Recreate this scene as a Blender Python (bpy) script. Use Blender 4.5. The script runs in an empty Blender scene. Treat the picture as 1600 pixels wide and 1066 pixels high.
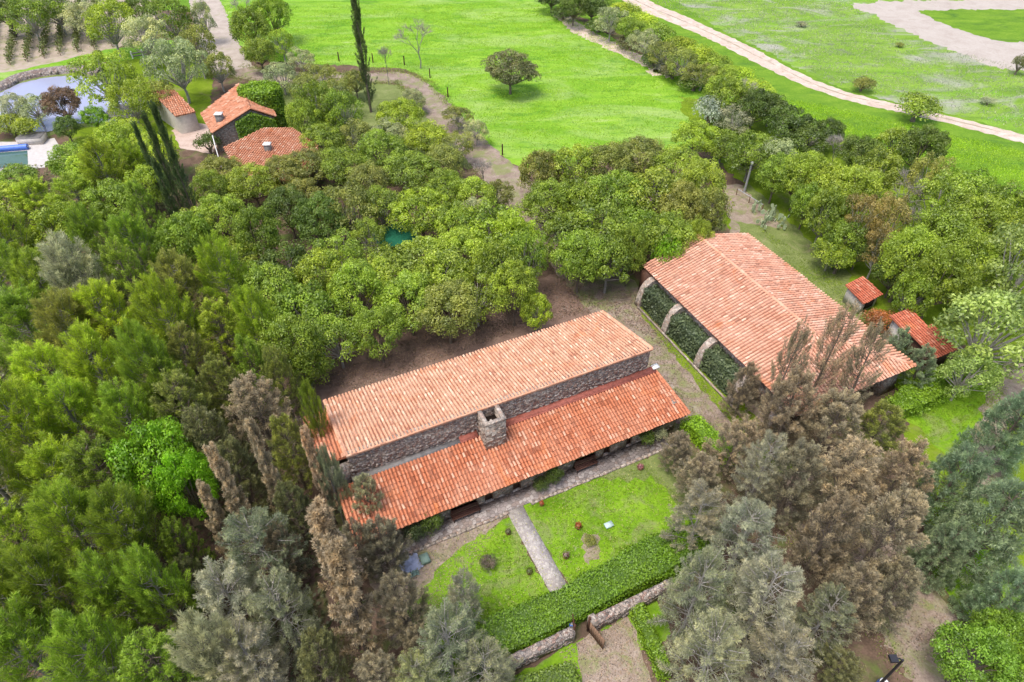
import bpy, bmesh, math, random
import numpy as np
from mathutils import Vector

# ------------------------------------------------------------------ camera, light, exposure
sc = bpy.context.scene
H = 45.0
PITCH = math.radians(42.9)
cam_d = bpy.data.cameras.new('camera'); cam_d.lens = 1050/1600*36; cam_d.sensor_width = 36
cam_d.clip_start = 0.5; cam_d.clip_end = 6000
cam = bpy.data.objects.new('camera', cam_d); sc.collection.objects.link(cam)
cam.location = (0, 0, H); cam.rotation_euler = (math.pi/2-PITCH, 0, 0)
sc.camera = cam

SUN_EL, SUN_AZ = math.radians(70), math.radians(-128)      # azimuth measured from +Y towards +X
world = bpy.data.worlds.new('World'); sc.world = world; world.use_nodes = True
wn = world.node_tree.nodes; wn.clear()
sky = wn.new('ShaderNodeTexSky'); sky.sky_type = 'NISHITA'; sky.sun_disc = False
sky.sun_elevation = SUN_EL; sky.sun_rotation = SUN_AZ; sky.dust_density = 4.0; sky.air_density = 1.0; sky.ozone_density = 0.4
bg = wn.new('ShaderNodeBackground'); bg.inputs['Strength'].default_value = 0.15
wo = wn.new('ShaderNodeOutputWorld')
world.node_tree.links.new(sky.outputs[0], bg.inputs[0]); world.node_tree.links.new(bg.outputs[0], wo.inputs[0])
sun_d = bpy.data.lights.new('sun', 'SUN'); sun_d.energy = 1.5; sun_d.angle = math.radians(20); sun_d.color = (1.0, .95, .87)
sun = bpy.data.objects.new('sun', sun_d); sc.collection.objects.link(sun)
sd = Vector((math.sin(SUN_AZ)*math.cos(SUN_EL), math.cos(SUN_AZ)*math.cos(SUN_EL), math.sin(SUN_EL)))
sun.rotation_euler = sd.to_track_quat('Z', 'Y').to_euler()
sc.view_settings.view_transform = 'Standard'; sc.view_settings.look = 'None'; sc.view_settings.gamma = 1
sc.view_settings.exposure = 0.85
try:
    sc.cycles.max_bounces = 6; sc.cycles.diffuse_bounces = 3; sc.cycles.transmission_bounces = 3; sc.cycles.transparent_max_bounces = 4
    sc.cycles.caustics_reflective = False; sc.cycles.caustics_refractive = False
except Exception: pass

# ------------------------------------------------------------------ helpers
COL = sc.collection
F = 1050.0
cp, sp = math.cos(PITCH), math.sin(PITCH)
FW = np.array([0, cp, -sp]); UP = np.array([0, sp, cp]); RT = np.array([1., 0, 0])
TH = math.radians(25.3)
U = np.array([math.cos(TH), math.sin(TH), 0]); V = np.array([-math.sin(TH), math.cos(TH), 0])

def g(x, y, z=0.0):
    d = FW*F + RT*(x-800) + UP*(533-y)
    t = (z-H)/d[2]; p = d*t
    return np.array([p[0], p[1], z])
def uv(u, v, z=0.0):
    p = U*u+V*v; return np.array([p[0], p[1], z])
def proj(P):
    w = np.asarray(P, float)-[0, 0, H]; k = w@FW
    return 800+F*(w@RT)/k, 533-F*(w@UP)/k

def link(o, parent=None):
    COL.objects.link(o)
    if parent is not None: o.parent = parent
    return o
def tag(o, label=None, cat=None, group=None, kind=None):
    if label: o['label'] = label
    if cat: o['category'] = cat
    if group: o['group'] = group
    if kind: o['kind'] = kind
    return o
def empty(name, loc=(0, 0, 0), rz=0.0, label=None, cat=None, group=None):
    o = bpy.data.objects.new(name, None); o.empty_display_size = .3
    o.location = loc; o.rotation_euler = (0, 0, rz); link(o); tag(o, label, cat, group); return o

def cards(P, N, a, b, rng):
    """diamond leaf cards -> verts (n*4,3), quads"""
    n = len(P)
    N = N/np.maximum(np.linalg.norm(N, axis=1, keepdims=True), 1e-6)
    r = rng.normal(size=(n, 3)); t1 = np.cross(N, r); t1 /= np.maximum(np.linalg.norm(t1, axis=1, keepdims=True), 1e-6)
    t2 = np.cross(N, t1)
    a = np.broadcast_to(a, (n,))[:, None]; b = np.broadcast_to(b, (n,))[:, None]
    fold = N*b*0.35
    Vv = np.stack([P-t1*a, P-t2*b+fold, P+t1*a, P+t2*b+fold], 1).reshape(-1, 3)
    Q = np.arange(n*4).reshape(-1, 4)
    return Vv, Q
def needles(P, D, ln, wd, rng):
    n = len(P)
    D = D/np.maximum(np.linalg.norm(D, axis=1, keepdims=True), 1e-6)
    r = rng.normal(size=(n, 3)); s = np.cross(D, r); s /= np.maximum(np.linalg.norm(s, axis=1, keepdims=True), 1e-6)
    ln = np.broadcast_to(ln, (n,))[:, None]; wd = np.broadcast_to(wd, (n,))[:, None]
    Vv = np.stack([P-s*wd*.5, P+s*wd*.5, P+D*ln], 1).reshape(-1, 3)
    return Vv, np.arange(n*3).reshape(-1, 3)

class MB:
    """collects pieces; each piece: verts, faces (m,k), tone per face, material slot"""
    def __init__(s): s.v = []; s.f = []; s.n = 0
    def add(s, v, f, tone=0.5, slot=0):
        v = np.asarray(v, float).reshape(-1, 3); f = np.asarray(f, int)
        t = np.broadcast_to(np.asarray(tone, float), (len(f),)).copy()
        s.v.append(v); s.f.append((f+s.n, t, slot)); s.n += len(v); return s
    def box(s, x0, x1, y0, y1, z0, z1, tone=.5, slot=0):
        v = [(x, y, z) for z in (z0, z1) for y in (y0, y1) for x in (x0, x1)]
        f = [(0, 2, 3, 1), (4, 5, 7, 6), (0, 1, 5, 4), (2, 6, 7, 3), (0, 4, 6, 2), (1, 3, 7, 5)]
        return s.add(v, f, tone, slot)
    def hexa(s, P, tone=.5, slot=0):
        f = [(0, 3, 2, 1), (4, 5, 6, 7), (0, 1, 5, 4), (1, 2, 6, 5), (2, 3, 7, 6), (3, 0, 4, 7)]
        return s.add(P, f, tone, slot)
    def prism(s, poly, z0, z1, tone=.5, slot=0):
        n = len(poly); b = [(p[0], p[1], z0) for p in poly]; t = [(p[0], p[1], z1) for p in poly]
        s.add(b+t, [(i, (i+1) % n, n+(i+1) % n, n+i) for i in range(n)], tone, slot)
        for i in range(1, n-1): s.add([t[0], t[i], t[i+1]], [(0, 1, 2)], tone, slot)
        return s
    def tube(s, pts, rad, k=6, tone=.5, slot=0, cap=True):
        pts = np.asarray(pts, float); m = len(pts); rad = np.broadcast_to(rad, (m,))
        d = np.gradient(pts, axis=0); d /= np.maximum(np.linalg.norm(d, axis=1, keepdims=True), 1e-6)
        ref = np.array([0.31, 0.2, 0.93]) if abs(d[0][2]) < .9 else np.array([1., .1, 0])
        A = np.cross(d, ref); A /= np.linalg.norm(A, axis=1, keepdims=True); B = np.cross(d, A)
        an = np.arange(k)*2*np.pi/k
        R = pts[:, None]+rad[:, None, None]*(np.cos(an)[None, :, None]*A[:, None]+np.sin(an)[None, :, None]*B[:, None])
        q = [(i*k+j, i*k+(j+1) % k, (i+1)*k+(j+1) % k, (i+1)*k+j) for i in range(m-1) for j in range(k)]
        s.add(R.reshape(-1, 3), q, tone, slot)
        if cap:
            s.add(R[-1], [tuple(range(k))], tone, slot) if k in (3, 4) else [s.add(R[-1], [(0, j, j+1)], tone, slot) for j in range(1, k-1)]
        return s
    def build(s, name, mats, parent=None, smooth=False, data_only=False):
        if not isinstance(mats, (list, tuple)): mats = [mats]
        me = bpy.data.meshes.new(name)
        Vv = np.concatenate(s.v) if s.v else np.zeros((0, 3))
        tot = np.concatenate([np.full(len(f), f.shape[1]) for f, t, sl in s.f])
        loops = np.concatenate([f.reshape(-1) for f, t, sl in s.f])
        tone = np.concatenate([t for f, t, sl in s.f]); slot = np.concatenate([np.full(len(f), sl) for f, t, sl in s.f])
        me.vertices.add(len(Vv)); me.vertices.foreach_set('co', Vv.astype(np.float32).reshape(-1))
        me.loops.add(len(loops)); me.loops.foreach_set('vertex_index', loops.astype(np.int32))
        me.polygons.add(len(tot)); st = np.concatenate([[0], np.cumsum(tot)[:-1]])
        me.polygons.foreach_set('loop_start', st.astype(np.int32)); me.polygons.foreach_set('loop_total', tot.astype(np.int32))
        me.polygons.foreach_set('material_index', slot.astype(np.int32))
        a = me.attributes.new('tone', 'FLOAT', 'FACE'); a.data.foreach_set('value', np.clip(tone, 0, 1).astype(np.float32))
        for m in mats: me.materials.append(m)
        me.update(calc_edges=True)
        if smooth: me.polygons.foreach_set('use_smooth', np.ones(len(tot), bool))
        if data_only: return me
        return link(bpy.data.objects.new(name, me), parent)

# ------------------------------------------------------------------ materials
class NT:
    def __init__(s, name):
        s.m = bpy.data.materials.new(name); s.m.use_nodes = True; s.t = s.m.node_tree; s.t.nodes.clear()
        s.out = s.n('ShaderNodeOutputMaterial')
    def n(s, t, **k):
        x = s.t.nodes.new(t)
        for a, b in k.items(): setattr(x, a, b)
        return x
    def l(s, a, b): s.t.links.new(a, b)
    def noise(s, scale, det=4, rough=.6, vec=None, dist=0, out='Fac'):
        x = s.n('ShaderNodeTexNoise'); x.inputs['Scale'].default_value = scale; x.inputs['Detail'].default_value = det
        x.inputs['Roughness'].default_value = rough; x.inputs['Distortion'].default_value = dist
        s.l(vec if vec is not None else s.pos(), x.inputs['Vector']); return x.outputs[out]
    def pos(s):
        if not hasattr(s, '_p'): s._p = s.n('ShaderNodeTexCoord').outputs['Object']
        return s._p
    def scaled(s, v, sc_):
        x = s.n('ShaderNodeMapping'); x.inputs['Scale'].default_value = sc_; s.l(v, x.inputs['Vector']); return x.outputs[0]
    def ramp(s, fac, stops, interp='LINEAR'):
        x = s.n('ShaderNodeValToRGB'); x.color_ramp.interpolation = interp
        e = x.color_ramp.elements
        while len(e) > 1: e.remove(e[-1])
        e[0].position = stops[0][0]; e[0].color = (*stops[0][1], 1)
        for p, c in stops[1:]:
            q = e.new(p); q.color = (*c, 1)
        s.l(fac, x.inputs[0]); return x.outputs[0]
    def step(s, fac, a, b):
        x = s.n('ShaderNodeMapRange'); x.inputs['From Min'].default_value = a; x.inputs['From Max'].default_value = b
        s.l(fac, x.inputs['Value']); return x.outputs[0]
    def mix(s, f, a, b, mode='MIX'):
        x = s.n('ShaderNodeMixRGB', blend_type=mode)
        for i, v in enumerate((f, a, b)):
            if isinstance(v, (int, float)): x.inputs[i].default_value = v
            elif isinstance(v, tuple): x.inputs[i].default_value = (*v, 1)
            else: s.l(v, x.inputs[i])
        return x.outputs[0]
    def math(s, op, a, b):
        x = s.n('ShaderNodeMath', operation=op)
        for i, v in enumerate((a, b)):
            if isinstance(v, (int, float)): x.inputs[i].default_value = v
            else: s.l(v, x.inputs[i])
        return x.outputs[0]
    def attr(s, n):
        x = s.n('ShaderNodeAttribute', attribute_name=n); return x.outputs['Fac']
    def finish(s, col, rough=.85, bump=None, bs=.3, bd=.05, spec=.2, metal=0):
        p = s.n('ShaderNodeBsdfPrincipled'); p.inputs['Roughness'].default_value = rough
        p.inputs['Specular IOR Level'].default_value = spec; p.inputs['Metallic'].default_value = metal
        if isinstance(col, tuple): p.inputs['Base Color'].default_value = (*col, 1)
        else: s.l(col, p.inputs['Base Color'])
        if bump is not None:
            b = s.n('ShaderNodeBump'); b.inputs['Strength'].default_value = bs; b.inputs['Distance'].default_value = bd
            s.l(bump, b.inputs['Height']); s.l(b.outputs[0], p.inputs['Normal'])
        s.l(p.outputs[0], s.out.inputs[0]); return s.m

def m_foliage():
    t = NT('foliage'); oi = t.n('ShaderNodeObjectInfo'); c = oi.outputs['Color']
    tone = t.attr('tone')
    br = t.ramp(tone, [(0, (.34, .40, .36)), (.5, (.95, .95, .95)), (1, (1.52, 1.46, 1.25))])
    col = t.mix(1.0, c, br, 'MULTIPLY')
    lo = t.noise(.35, 2, .5); col = t.mix(t.step(lo, .35, .7), col, t.mix(1.0, col, (1.12, 1.04, .95), 'MULTIPLY'))
    hsv = t.n('ShaderNodeHueSaturation'); t.l(col, hsv.inputs['Color'])
    t.l(t.step(oi.outputs['Random'], -3.5, 3.5), hsv.inputs['Value'])   # 0.5..0.64
    vv = t.n('ShaderNodeMapRange'); vv.inputs['To Min'].default_value = .85; vv.inputs['To Max'].default_value = 1.15
    t.l(oi.outputs['Random'], vv.inputs['Value']); t.l(vv.outputs[0], hsv.inputs['Value'])
    d = t.n('ShaderNodeBsdfDiffuse'); tr = t.n('ShaderNodeBsdfTranslucent'); mx = t.n('ShaderNodeMixShader'); mx.inputs[0].default_value = .45
    gl = t.n('ShaderNodeBsdfGlossy'); gl.inputs['Roughness'].default_value = .5; gl.inputs['Color'].default_value = (.9, .95, 1, 1)
    m2 = t.n('ShaderNodeMixShader'); m2.inputs[0].default_value = .035
    t.l(hsv.outputs[0], d.inputs[0]); t.l(hsv.outputs[0], tr.inputs[0]); t.l(d.outputs[0], mx.inputs[1]); t.l(tr.outputs[0], mx.inputs[2])
    t.l(mx.outputs[0], m2.inputs[1]); t.l(gl.outputs[0], m2.inputs[2]); t.l(m2.outputs[0], t.out.inputs[0]); return t.m
FOL = m_foliage()
def m_simple(name, col, rough=.8, var=.25, scale=6, bs=.2, spec=.2, metal=0):
    t = NT(name); n = t.noise(scale, 5); lo = tuple(c*(1-var) for c in col); hi = tuple(min(1, c*(1+var)) for c in col)
    c = t.ramp(n, [(.3, lo), (.7, hi)]); return t.finish(c, rough, n, bs, .02, spec, metal)
BARK = m_simple('bark', (.17, .14, .11), .9, .4, 9)
PALEBARK = m_simple('pale_bark', (.36, .34, .31), .9, .3, 7)
GREYTWIG = m_simple('grey_twig', (.24, .225, .20), .9, .3, 7)

def m_tiles(name, base, pale, dark, pale_amt=.5, oscale=.5):
    t = NT(name); tone = t.attr('tone')
    c = t.ramp(tone, [(0, dark), (.18, tuple(x*.62+y*.38 for x, y in zip(base, dark))), (.42, base), (.60, base), (.82, pale), (1, tuple(min(1, x*1.12) for x in pale))])
    big = t.noise(oscale, 4, .65, dist=.6)
    c = t.mix(t.math('MULTIPLY', t.step(big, .40, .68), pale_amt), c, pale)
    streak = t.noise(7, 4, .7)
    c = t.mix(t.math('MULTIPLY', t.step(streak, .52, .75), .45), c, tuple(x*.55 for x in base))
    li = t.noise(1.7, 5, .75); c = t.mix(t.math('MULTIPLY', t.step(li, .63, .74), .55), c, (.17, .13, .10))
    org = t.noise(.32, 3, .6, dist=1.2); c = t.mix(t.math('MULTIPLY', t.step(org, .60, .72), .5), c, (.60, .20, .075))
    return t.finish(c, .9, streak, .25, .02, .15)
TILE_ORANGE = m_tiles('orange_clay_tile', (.52, .185, .095), (.62, .36, .25), (.24, .08, .045), .35)
TILE_FARM = m_tiles('farmhouse_clay_tile', (.52, .22, .125), (.60, .37, .26), (.28, .11, .06), .45, 1.0)
TILE_PALE = m_tiles('weathered_clay_tile', (.58, .29, .18), (.68, .46, .33), (.29, .125, .08), .55, 1.1)
TILE_PINK = m_tiles('faded_pink_clay_tile', (.60, .30, .20), (.69, .45, .34), (.31, .14, .09), .55, .8)
TILE_RED = m_tiles('red_clay_tile', (.47, .13, .075), (.55, .24, .16), (.25, .07, .04), .3)

def m_stone(name, scale, cols, mortar, bs=.6, msz=.06):
    t = NT(name)
    warp = t.noise(2.5, 3, .6, out='Color')
    p = t.mix(.12, t.pos(), warp, 'ADD')
    v = t.n('ShaderNodeTexVoronoi', feature='F1'); v.inputs['Scale'].default_value = scale; t.l(p, v.inputs['Vector'])
    e = t.n('ShaderNodeTexVoronoi', feature='DISTANCE_TO_EDGE'); e.inputs['Scale'].default_value = scale; t.l(p, e.inputs['Vector'])
    sep = t.n('ShaderNodeSeparateColor'); t.l(v.outputs['Color'], sep.inputs[0])
    n = len(cols); c = t.ramp(sep.outputs[0], [(i/n, cols[i]) for i in range(n)], 'CONSTANT')
    fine = t.noise(14, 5, .7); c = t.mix(t.math('MULTIPLY', t.step(fine, .4, .7), .45), c, tuple(x*.45 for x in cols[0]))
    c = t.mix(t.step(e.outputs['Distance'], 0, msz), mortar, c)
    hgt = t.math('ADD', t.step(e.outputs['Distance'], 0, msz*2), t.math('MULTIPLY', fine, .5))
    return t.finish(c, .95, hgt, bs, .06, .1)
STONE = m_stone('rubble_stone', 5.6, [(.44, .37, .32), (.32, .275, .25), (.52, .46, .41), (.34, .23, .19), (.25, .215, .20), (.46, .38, .325)], (.17, .145, .13))
STONE_PALE = m_stone('pale_stone', 4.4, [(.46, .39, .33), (.36, .30, .255), (.52, .46, .40), (.42, .31, .25), (.29, .255, .225)], (.22, .19, .165), .5)
STONE_GREY = m_stone('grey_stone', 3.6, [(.27, .23, .21), (.20, .175, .165), (.36, .31, .28), (.23, .17, .15), (.31, .28, .27)], (.10, .085, .075))
COBBLE = m_stone('cobble_paving', 5.5, [(0.464, 0.432, 0.408), (0.400, 0.376, 0.360), (0.512, 0.480, 0.456), (0.368, 0.336, 0.328)], (0.240, 0.216, 0.200), .3, .05)
TERRACE = m_stone('terrace_stone', 3.0, [(0.360, 0.310, 0.290), (0.270, 0.235, 0.220), (0.460, 0.410, 0.380), (0.300, 0.240, 0.210)], (0.150, 0.125, 0.110), .5)
PLASTER = m_simple('aged_plaster', (.55, .51, .46), .9, .15, 3)
CONC = m_simple('weathered_concrete', (.20, .19, .185), .9, .3, 2.5)
DARKWOOD = m_simple('dark_wood', (.075, .038, .026), .7, .4, 8)
REDWOOD = m_simple('red_brown_wood', (.11, .052, .038), .6, .3, 8)
WOOD = m_simple('weathered_wood', (.21, .13, .085), .85, .35, 8)
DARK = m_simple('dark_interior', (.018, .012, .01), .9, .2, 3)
TERRACOTTA = m_simple('terracotta', (.28, .125, .08), .8, .2, 5)
BLUEP = m_simple('blue_plastic', (.09, .19, .62), .4, .1, 2, .05, .4)
WHITEP = m_simple('white_plastic', (.74, .74, .73), .5, .06, 2, .05, .4)
BLACKM = m_simple('black_metal', (.02, .02, .025), .4, .2, 4, .05, .5)
METALG = m_simple('grey_metal', (.30, .31, .32), .5, .2, 4, .1, .5)
GREENP = m_simple('grey_green_plastic', (.20, .29, .24), .6, .15, 4)
PALEBLUE = m_simple('faded_blue_sheet', (.33, .37, .50), .6, .3, 3)
FLASH = m_simple('red_painted_flashing', (.30, .10, .075), .8, .35, 4)
NETG = m_simple('green_netting', (.015, .12, .07), .7, .2, 6)

def m_ground(name, cols, scale=.5, fine=6, bs=.6, bd=.08, patch=None, stretch=None):
    """cols low..high; patch=(color, lo, hi, scale, amount) extra ragged patches"""
    t = NT(name); p = t.pos()
    if stretch: p = t.scaled(p, stretch)
    n1 = t.noise(scale, 6, .62, p, .8); n2 = t.noise(fine, 6, .7, p)
    mixn = t.math('ADD', t.math('MULTIPLY', n1, .55), t.math('MULTIPLY', n2, .45))
    k = len(cols); c = t.ramp(mixn, [(.36+.28*i/(k-1), cols[i]) for i in range(k)])
    for q in (patch or []):
        col, lo, hi, s_, amt = q
        n3 = t.noise(s_, 7, .68, t.scaled(p, (1, 1, 1)), 1.0)
        c = t.mix(t.math('MULTIPLY', t.step(n3, lo, hi), amt), c, col)
    return t.finish(c, .95, mixn, bs, bd, .08)
G_BASE = m_ground('leaf_litter_soil', [(.075, .055, .04), (.125, .085, .062), (.19, .13, .10)], .7, 7, patch=[((.10, .17, .03), .50, .66, .22, .8), ((.22, .16, .125), .6, .7, 1.1, .5)])
G_YARD = m_ground('brown_bare_soil', [(.13, .085, .068), (.185, .125, .10), (.25, .175, .14)], .9, 9, patch=[((.30, .22, .17), .56, .7, 1.6, .5)])
G_PAST = m_ground('pasture_grass', [(0.099, 0.237, 0.017), (0.172, 0.335, 0.026), (0.258, 0.421, 0.050)], .22, 3.2, .9, .25, patch=[((0.292, 0.396, 0.132), .48, .66, .09, .7), ((0.073, 0.194, 0.022), .54, .64, .3, .7), ((0.344, 0.378, 0.220), .62, .72, .22, .5)], stretch=(.45, 1.3, 1))
G_MEAD = m_ground('meadow_grass', [(0.075, 0.166, 0.019), (0.126, 0.239, 0.022), (0.189, 0.300, 0.035)], .3, 4, .9, .25, patch=[((0.057, 0.130, 0.029), .55, .68, .2, .6)], stretch=(.6, 1.2, 1))
G_SCRUB = m_ground('scrubby_field', [(0.104, 0.194, 0.030), (0.162, 0.282, 0.035), (0.228, 0.352, 0.060)], .22, 4, .9, .3, patch=[((0.342, 0.326, 0.310), .50, .64, .10, .85), ((0.162, 0.352, 0.030), .54, .66, .07, .7), ((0.162, 0.158, 0.150), .57, .68, .5, .7)], stretch=(.55, 1.2, 1))
G_LAWN = m_ground('garden_lawn', [(0.086, 0.181, 0.012), (0.146, 0.277, 0.014), (0.215, 0.353, 0.030)], .5, 5, .8, .06, patch=[((0.206, 0.218, 0.100), .50, .66, .30, .8), ((0.292, 0.260, 0.220), .62, .72, .55, .75), ((0.069, 0.143, 0.015), .55, .68, .8, .5)])
G_YGRASS = m_ground('yard_grass', [(0.086, 0.139, 0.012), (0.137, 0.214, 0.012), (0.194, 0.265, 0.030)], .5, 5, .8, .1, patch=[((0.216, 0.176, 0.102), .55, .68, .25, .6)])
G_DRY = m_ground('dry_olive_grass', [(.10, .13, .04), (.15, .19, .06), (.22, .25, .10)], .5, 6, .8, .1, patch=[((.28, .24, .15), .56, .68, .3, .6)])
G_LANE = m_ground('dirt_lane', [(.17, .125, .10), (.255, .20, .165), (.35, .29, .245)], .6, 8, .8, .08, patch=[((.19, .22, .08), .46, .60, .38, .8), ((.15, .11, .09), .56, .7, 1.2, .6), ((.42, .37, .32), .58, .7, .7, .5)])
G_LANE2 = m_ground('far_gravel_lane', [(0.304, 0.256, 0.224), (0.368, 0.320, 0.280), (0.432, 0.384, 0.344)], .6, 8, .5, .06, patch=[((0.256, 0.264, 0.136), .56, .68, .4, .5)])
G_TRACK = m_ground('pale_dirt_track', [(.38, .30, .25), (.50, .41, .35), (.60, .52, .46)], .5, 5, .8, .08, patch=[((.28, .22, .15), .54, .68, .6, .6), ((.22, .28, .08), .60, .70, .35, .6)])
G_WHITE = m_ground('white_caliche', [(0.328, 0.285, 0.254), (0.387, 0.347, 0.312), (0.427, 0.390, 0.359)], .3, 3, .4, .08, patch=[((0.248, 0.214, 0.163), .60, .72, .3, .5)])
G_PATIO = m_ground('beige_gravel', [(.20, .155, .12), (.285, .228, .187), (.37, .31, .26)], .9, 8, .8, .08, patch=[((.18, .21, .07), .47, .62, .7, .75), ((.20, .15, .12), .5, .66, 1.8, .6)])
G_VINE = m_ground('tilled_soil', [(0.280, 0.231, 0.182), (0.350, 0.294, 0.238), (0.406, 0.350, 0.294)], .6, 6, patch=[((0.210, 0.238, 0.084), .5, .62, .5, .7)])
G_RUT = m_ground('rutted_soil', [(.26, .22, .15), (.33, .28, .21), (.42, .36, .29)], .6, 6)
G_DECK = m_simple('pool_deck_stone', (.46, .44, .43), .9, .1, 2)
G_GRAVEL = m_ground('reddish_patio', [(.36, .27, .23), (.46, .36, .31), (.54, .45, .40)], .9, 8, .6, .06)

# ------------------------------------------------------------------ ground sheets
def jitter(poly, step=.6, amp=.35, seed=0, closed=True):
    rng = random.Random(seed); out = []; n = len(poly)
    for i in range(n if closed else n-1):
        a = np.array(poly[i][:2]); b = np.array(poly[(i+1) % n][:2]); L = np.linalg.norm(b-a); k = max(1, int(L/step))
        nr = np.array([-(b-a)[1], (b-a)[0]])/max(L, 1e-6)
        for j in range(k):
            p = a+(b-a)*j/k
            w = amp*(math.sin(p[0]*.9+p[1]*.7+seed)*.5+rng.uniform(-.8, .8))
            out.append(p+nr*w)
    return out
def sheet(name, poly, z, mat, amp=.35, seed=0, step=.6):
    pts = jitter(poly, step, amp, seed) if amp else [np.array(p[:2]) for p in poly]
    bm = bmesh.new(); vs = [bm.verts.new((p[0], p[1], z)) for p in pts]
    f = bm.faces.new(vs); f.normal_update()
    if f.normal.z < 0: f.normal_flip()
    bmesh.ops.triangulate(bm, faces=[f])
    me = bpy.data.meshes.new(name); bm.to_mesh(me); bm.free(); me.materials.append(mat)
    o = link(bpy.data.objects.new(name, me)); tag(o, kind='structure'); return o
def strip(name, pts, w, z, mat, amp=.2, seed=0):
    """road along world points with width(s)"""
    P = [np.array(p[:2]) for p in pts]
    for _ in range(3):
        Q = [P[0]]
        for a, b in zip(P[:-1], P[1:]): Q += [a*.75+b*.25, a*.25+b*.75]
        P = Q+[P[-1]]
    P = np.array(P); w = np.interp(np.linspace(0, 1, len(P)), np.linspace(0, 1, len(w)), w) if isinstance(w, (list, tuple)) else np.full(len(P), w)
    d = np.gradient(P, axis=0); d /= np.linalg.norm(d, axis=1, keepdims=True); nr = np.stack([-d[:, 1], d[:, 0]], 1)
    L = [p+n_*ww/2 for p, n_, ww in zip(P, nr, w)]; R = [p-n_*ww/2 for p, n_, ww in zip(P, nr, w)]
    return sheet(name, L+R[::-1], z, mat, amp, seed)
def gp(L, z=0): return [g(x, y, z)[:2] for x, y in L]

# base ground: one sheet to the horizon
mb = MB(); xs = [-3000, -400, -120, 0, 120, 400, 3000]; ys = [-1500, -200, 0, 80, 160, 500, 4500]
vv = [(x, y, 0) for y in ys for x in xs]
mb.add(vv, [(j*7+i, j*7+i+1, (j+1)*7+i+1, (j+1)*7+i) for j in range(6) for i in range(6)])
tag(mb.build('ground', G_BASE), kind='structure')
sheet('far_field', [(-3000, 150), (3000, 150), (3000, 4400), (-3000, 4400)], .004, G_MEAD, 0)
sheet('pasture', gp([(333, 0), (348, 30), (385, 92), (480, 100), (560, 104), (640, 108), (665, 125), (700, 165), (760, 225), (800, 258), (870, 265), (960, 240), (1080, 235), (1200, 225), (1180, 160), (1075, 124), (1000, 85), (930, 45), (880, 22), (845, 4)]) +
      [g(835, -30)[:2], np.array([60, 190]), np.array([60, 260]), np.array([-80, 260])], .008, G_PAST, .5, 1)
sheet('meadow', [g(845, 0)[:2]]+gp([(930, 35), (1060, 100), (1180, 150), (1330, 230), (1480, 290), (1600, 330), (1800, 400)])+[np.array([180, 60]), np.array([260, 200]), np.array([200, 260]), np.array([62, 260]), np.array([48, 190])], .012, G_MEAD, .5, 2)
sheet('scrub_field', gp([(1010, -30), (1110, 38), (1210, 88), (1300, 132), (1420, 165), (1500, 183), (1610, 212), (1800, 270)])+[np.array([300, 130]), np.array([300, 260]), np.array([90, 260])], .016, G_SCRUB, .6, 3)
tr = gp([(955, -30), (990, 3), (1060, 30), (1130, 62), (1200, 98), (1290, 143), (1400, 168), (1500, 192), (1600, 216), (1760, 262)])
strip('dirt_track', tr, [5.2, 5.2, 4.6, 3.6, 3.0, 3.0, 3.0], .020, G_TRACK, .3, 4)
def rut(off, nm):
    P = np.array(tr); d = np.gradient(P, axis=0); d /= np.linalg.norm(d, axis=1, keepdims=True)
    return strip(nm, list(P+np.stack([-d[:, 1], d[:, 0]], 1)*off), .3, .024, G_RUT, .16, 5)
rut(.25, 'track_centre_strip')
sheet('pale_dirt_clearing', gp([(1325, 8), (1345, 18), (1365, 22), (1395, 40), (1450, 65), (1510, 85), (1530, 98), (1560, 108), (1610, 110), (1800, 118), (1800, -60), (1605, -20), (1500, 0), (1380, 2)]), .020, G_WHITE, .8, 6)
sheet('green_patch', gp([(1428, 17), (1500, 15), (1640, 15), (1760, 40), (1680, 60), (1600, 66), (1555, 64), (1520, 55), (1470, 35)]), .024, G_MEAD, .5, 7)
sheet('roadside_clearing', gp([(862, 25), (880, 20), (925, 48), (1000, 85), (1062, 118), (1040, 122), (985, 95), (940, 72), (900, 52)]), .016, G_TRACK, .55, 8)
sheet('fence_side_dirt', gp([(1008, 110), (1045, 108), (1050, 116), (1018, 120)]), .016, G_TRACK, .3, 9)
# left: vineyard, verge, pond, pool
sheet('rough_grass', gp([(395, 128), (470, 118), (560, 128), (630, 134), (700, 200), (745, 262), (640, 262), (540, 250), (470, 215), (440, 170)]), .007, G_DRY, .6, 50)
sheet('rough_grass', gp([(1060, 150), (1200, 175), (1400, 250), (1620, 330), (1660, 500), (1430, 560), (1260, 400), (1180, 300), (1090, 230)]), .0145, G_YGRASS, .6, 51)
sheet('vineyard_soil', gp([(-60, -40), (250, -40), (235, 60), (150, 84), (40, 110), (-60, 122)]), .008, G_VINE, .4, 10)
sheet('grass_verge', gp([(-60, 124), (40, 108), (150, 82), (230, 66), (290, 62), (300, 72), (240, 90), (140, 100), (60, 112), (20, 130), (5, 150), (-60, 160)]), .012, G_PAST, .3, 11)
sheet('pond_side_ground', gp([(130, 105), (300, 72), (330, 110), (335, 210), (260, 240), (120, 235), (90, 190)]), .006, G_YGRASS, .4, 12)
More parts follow.
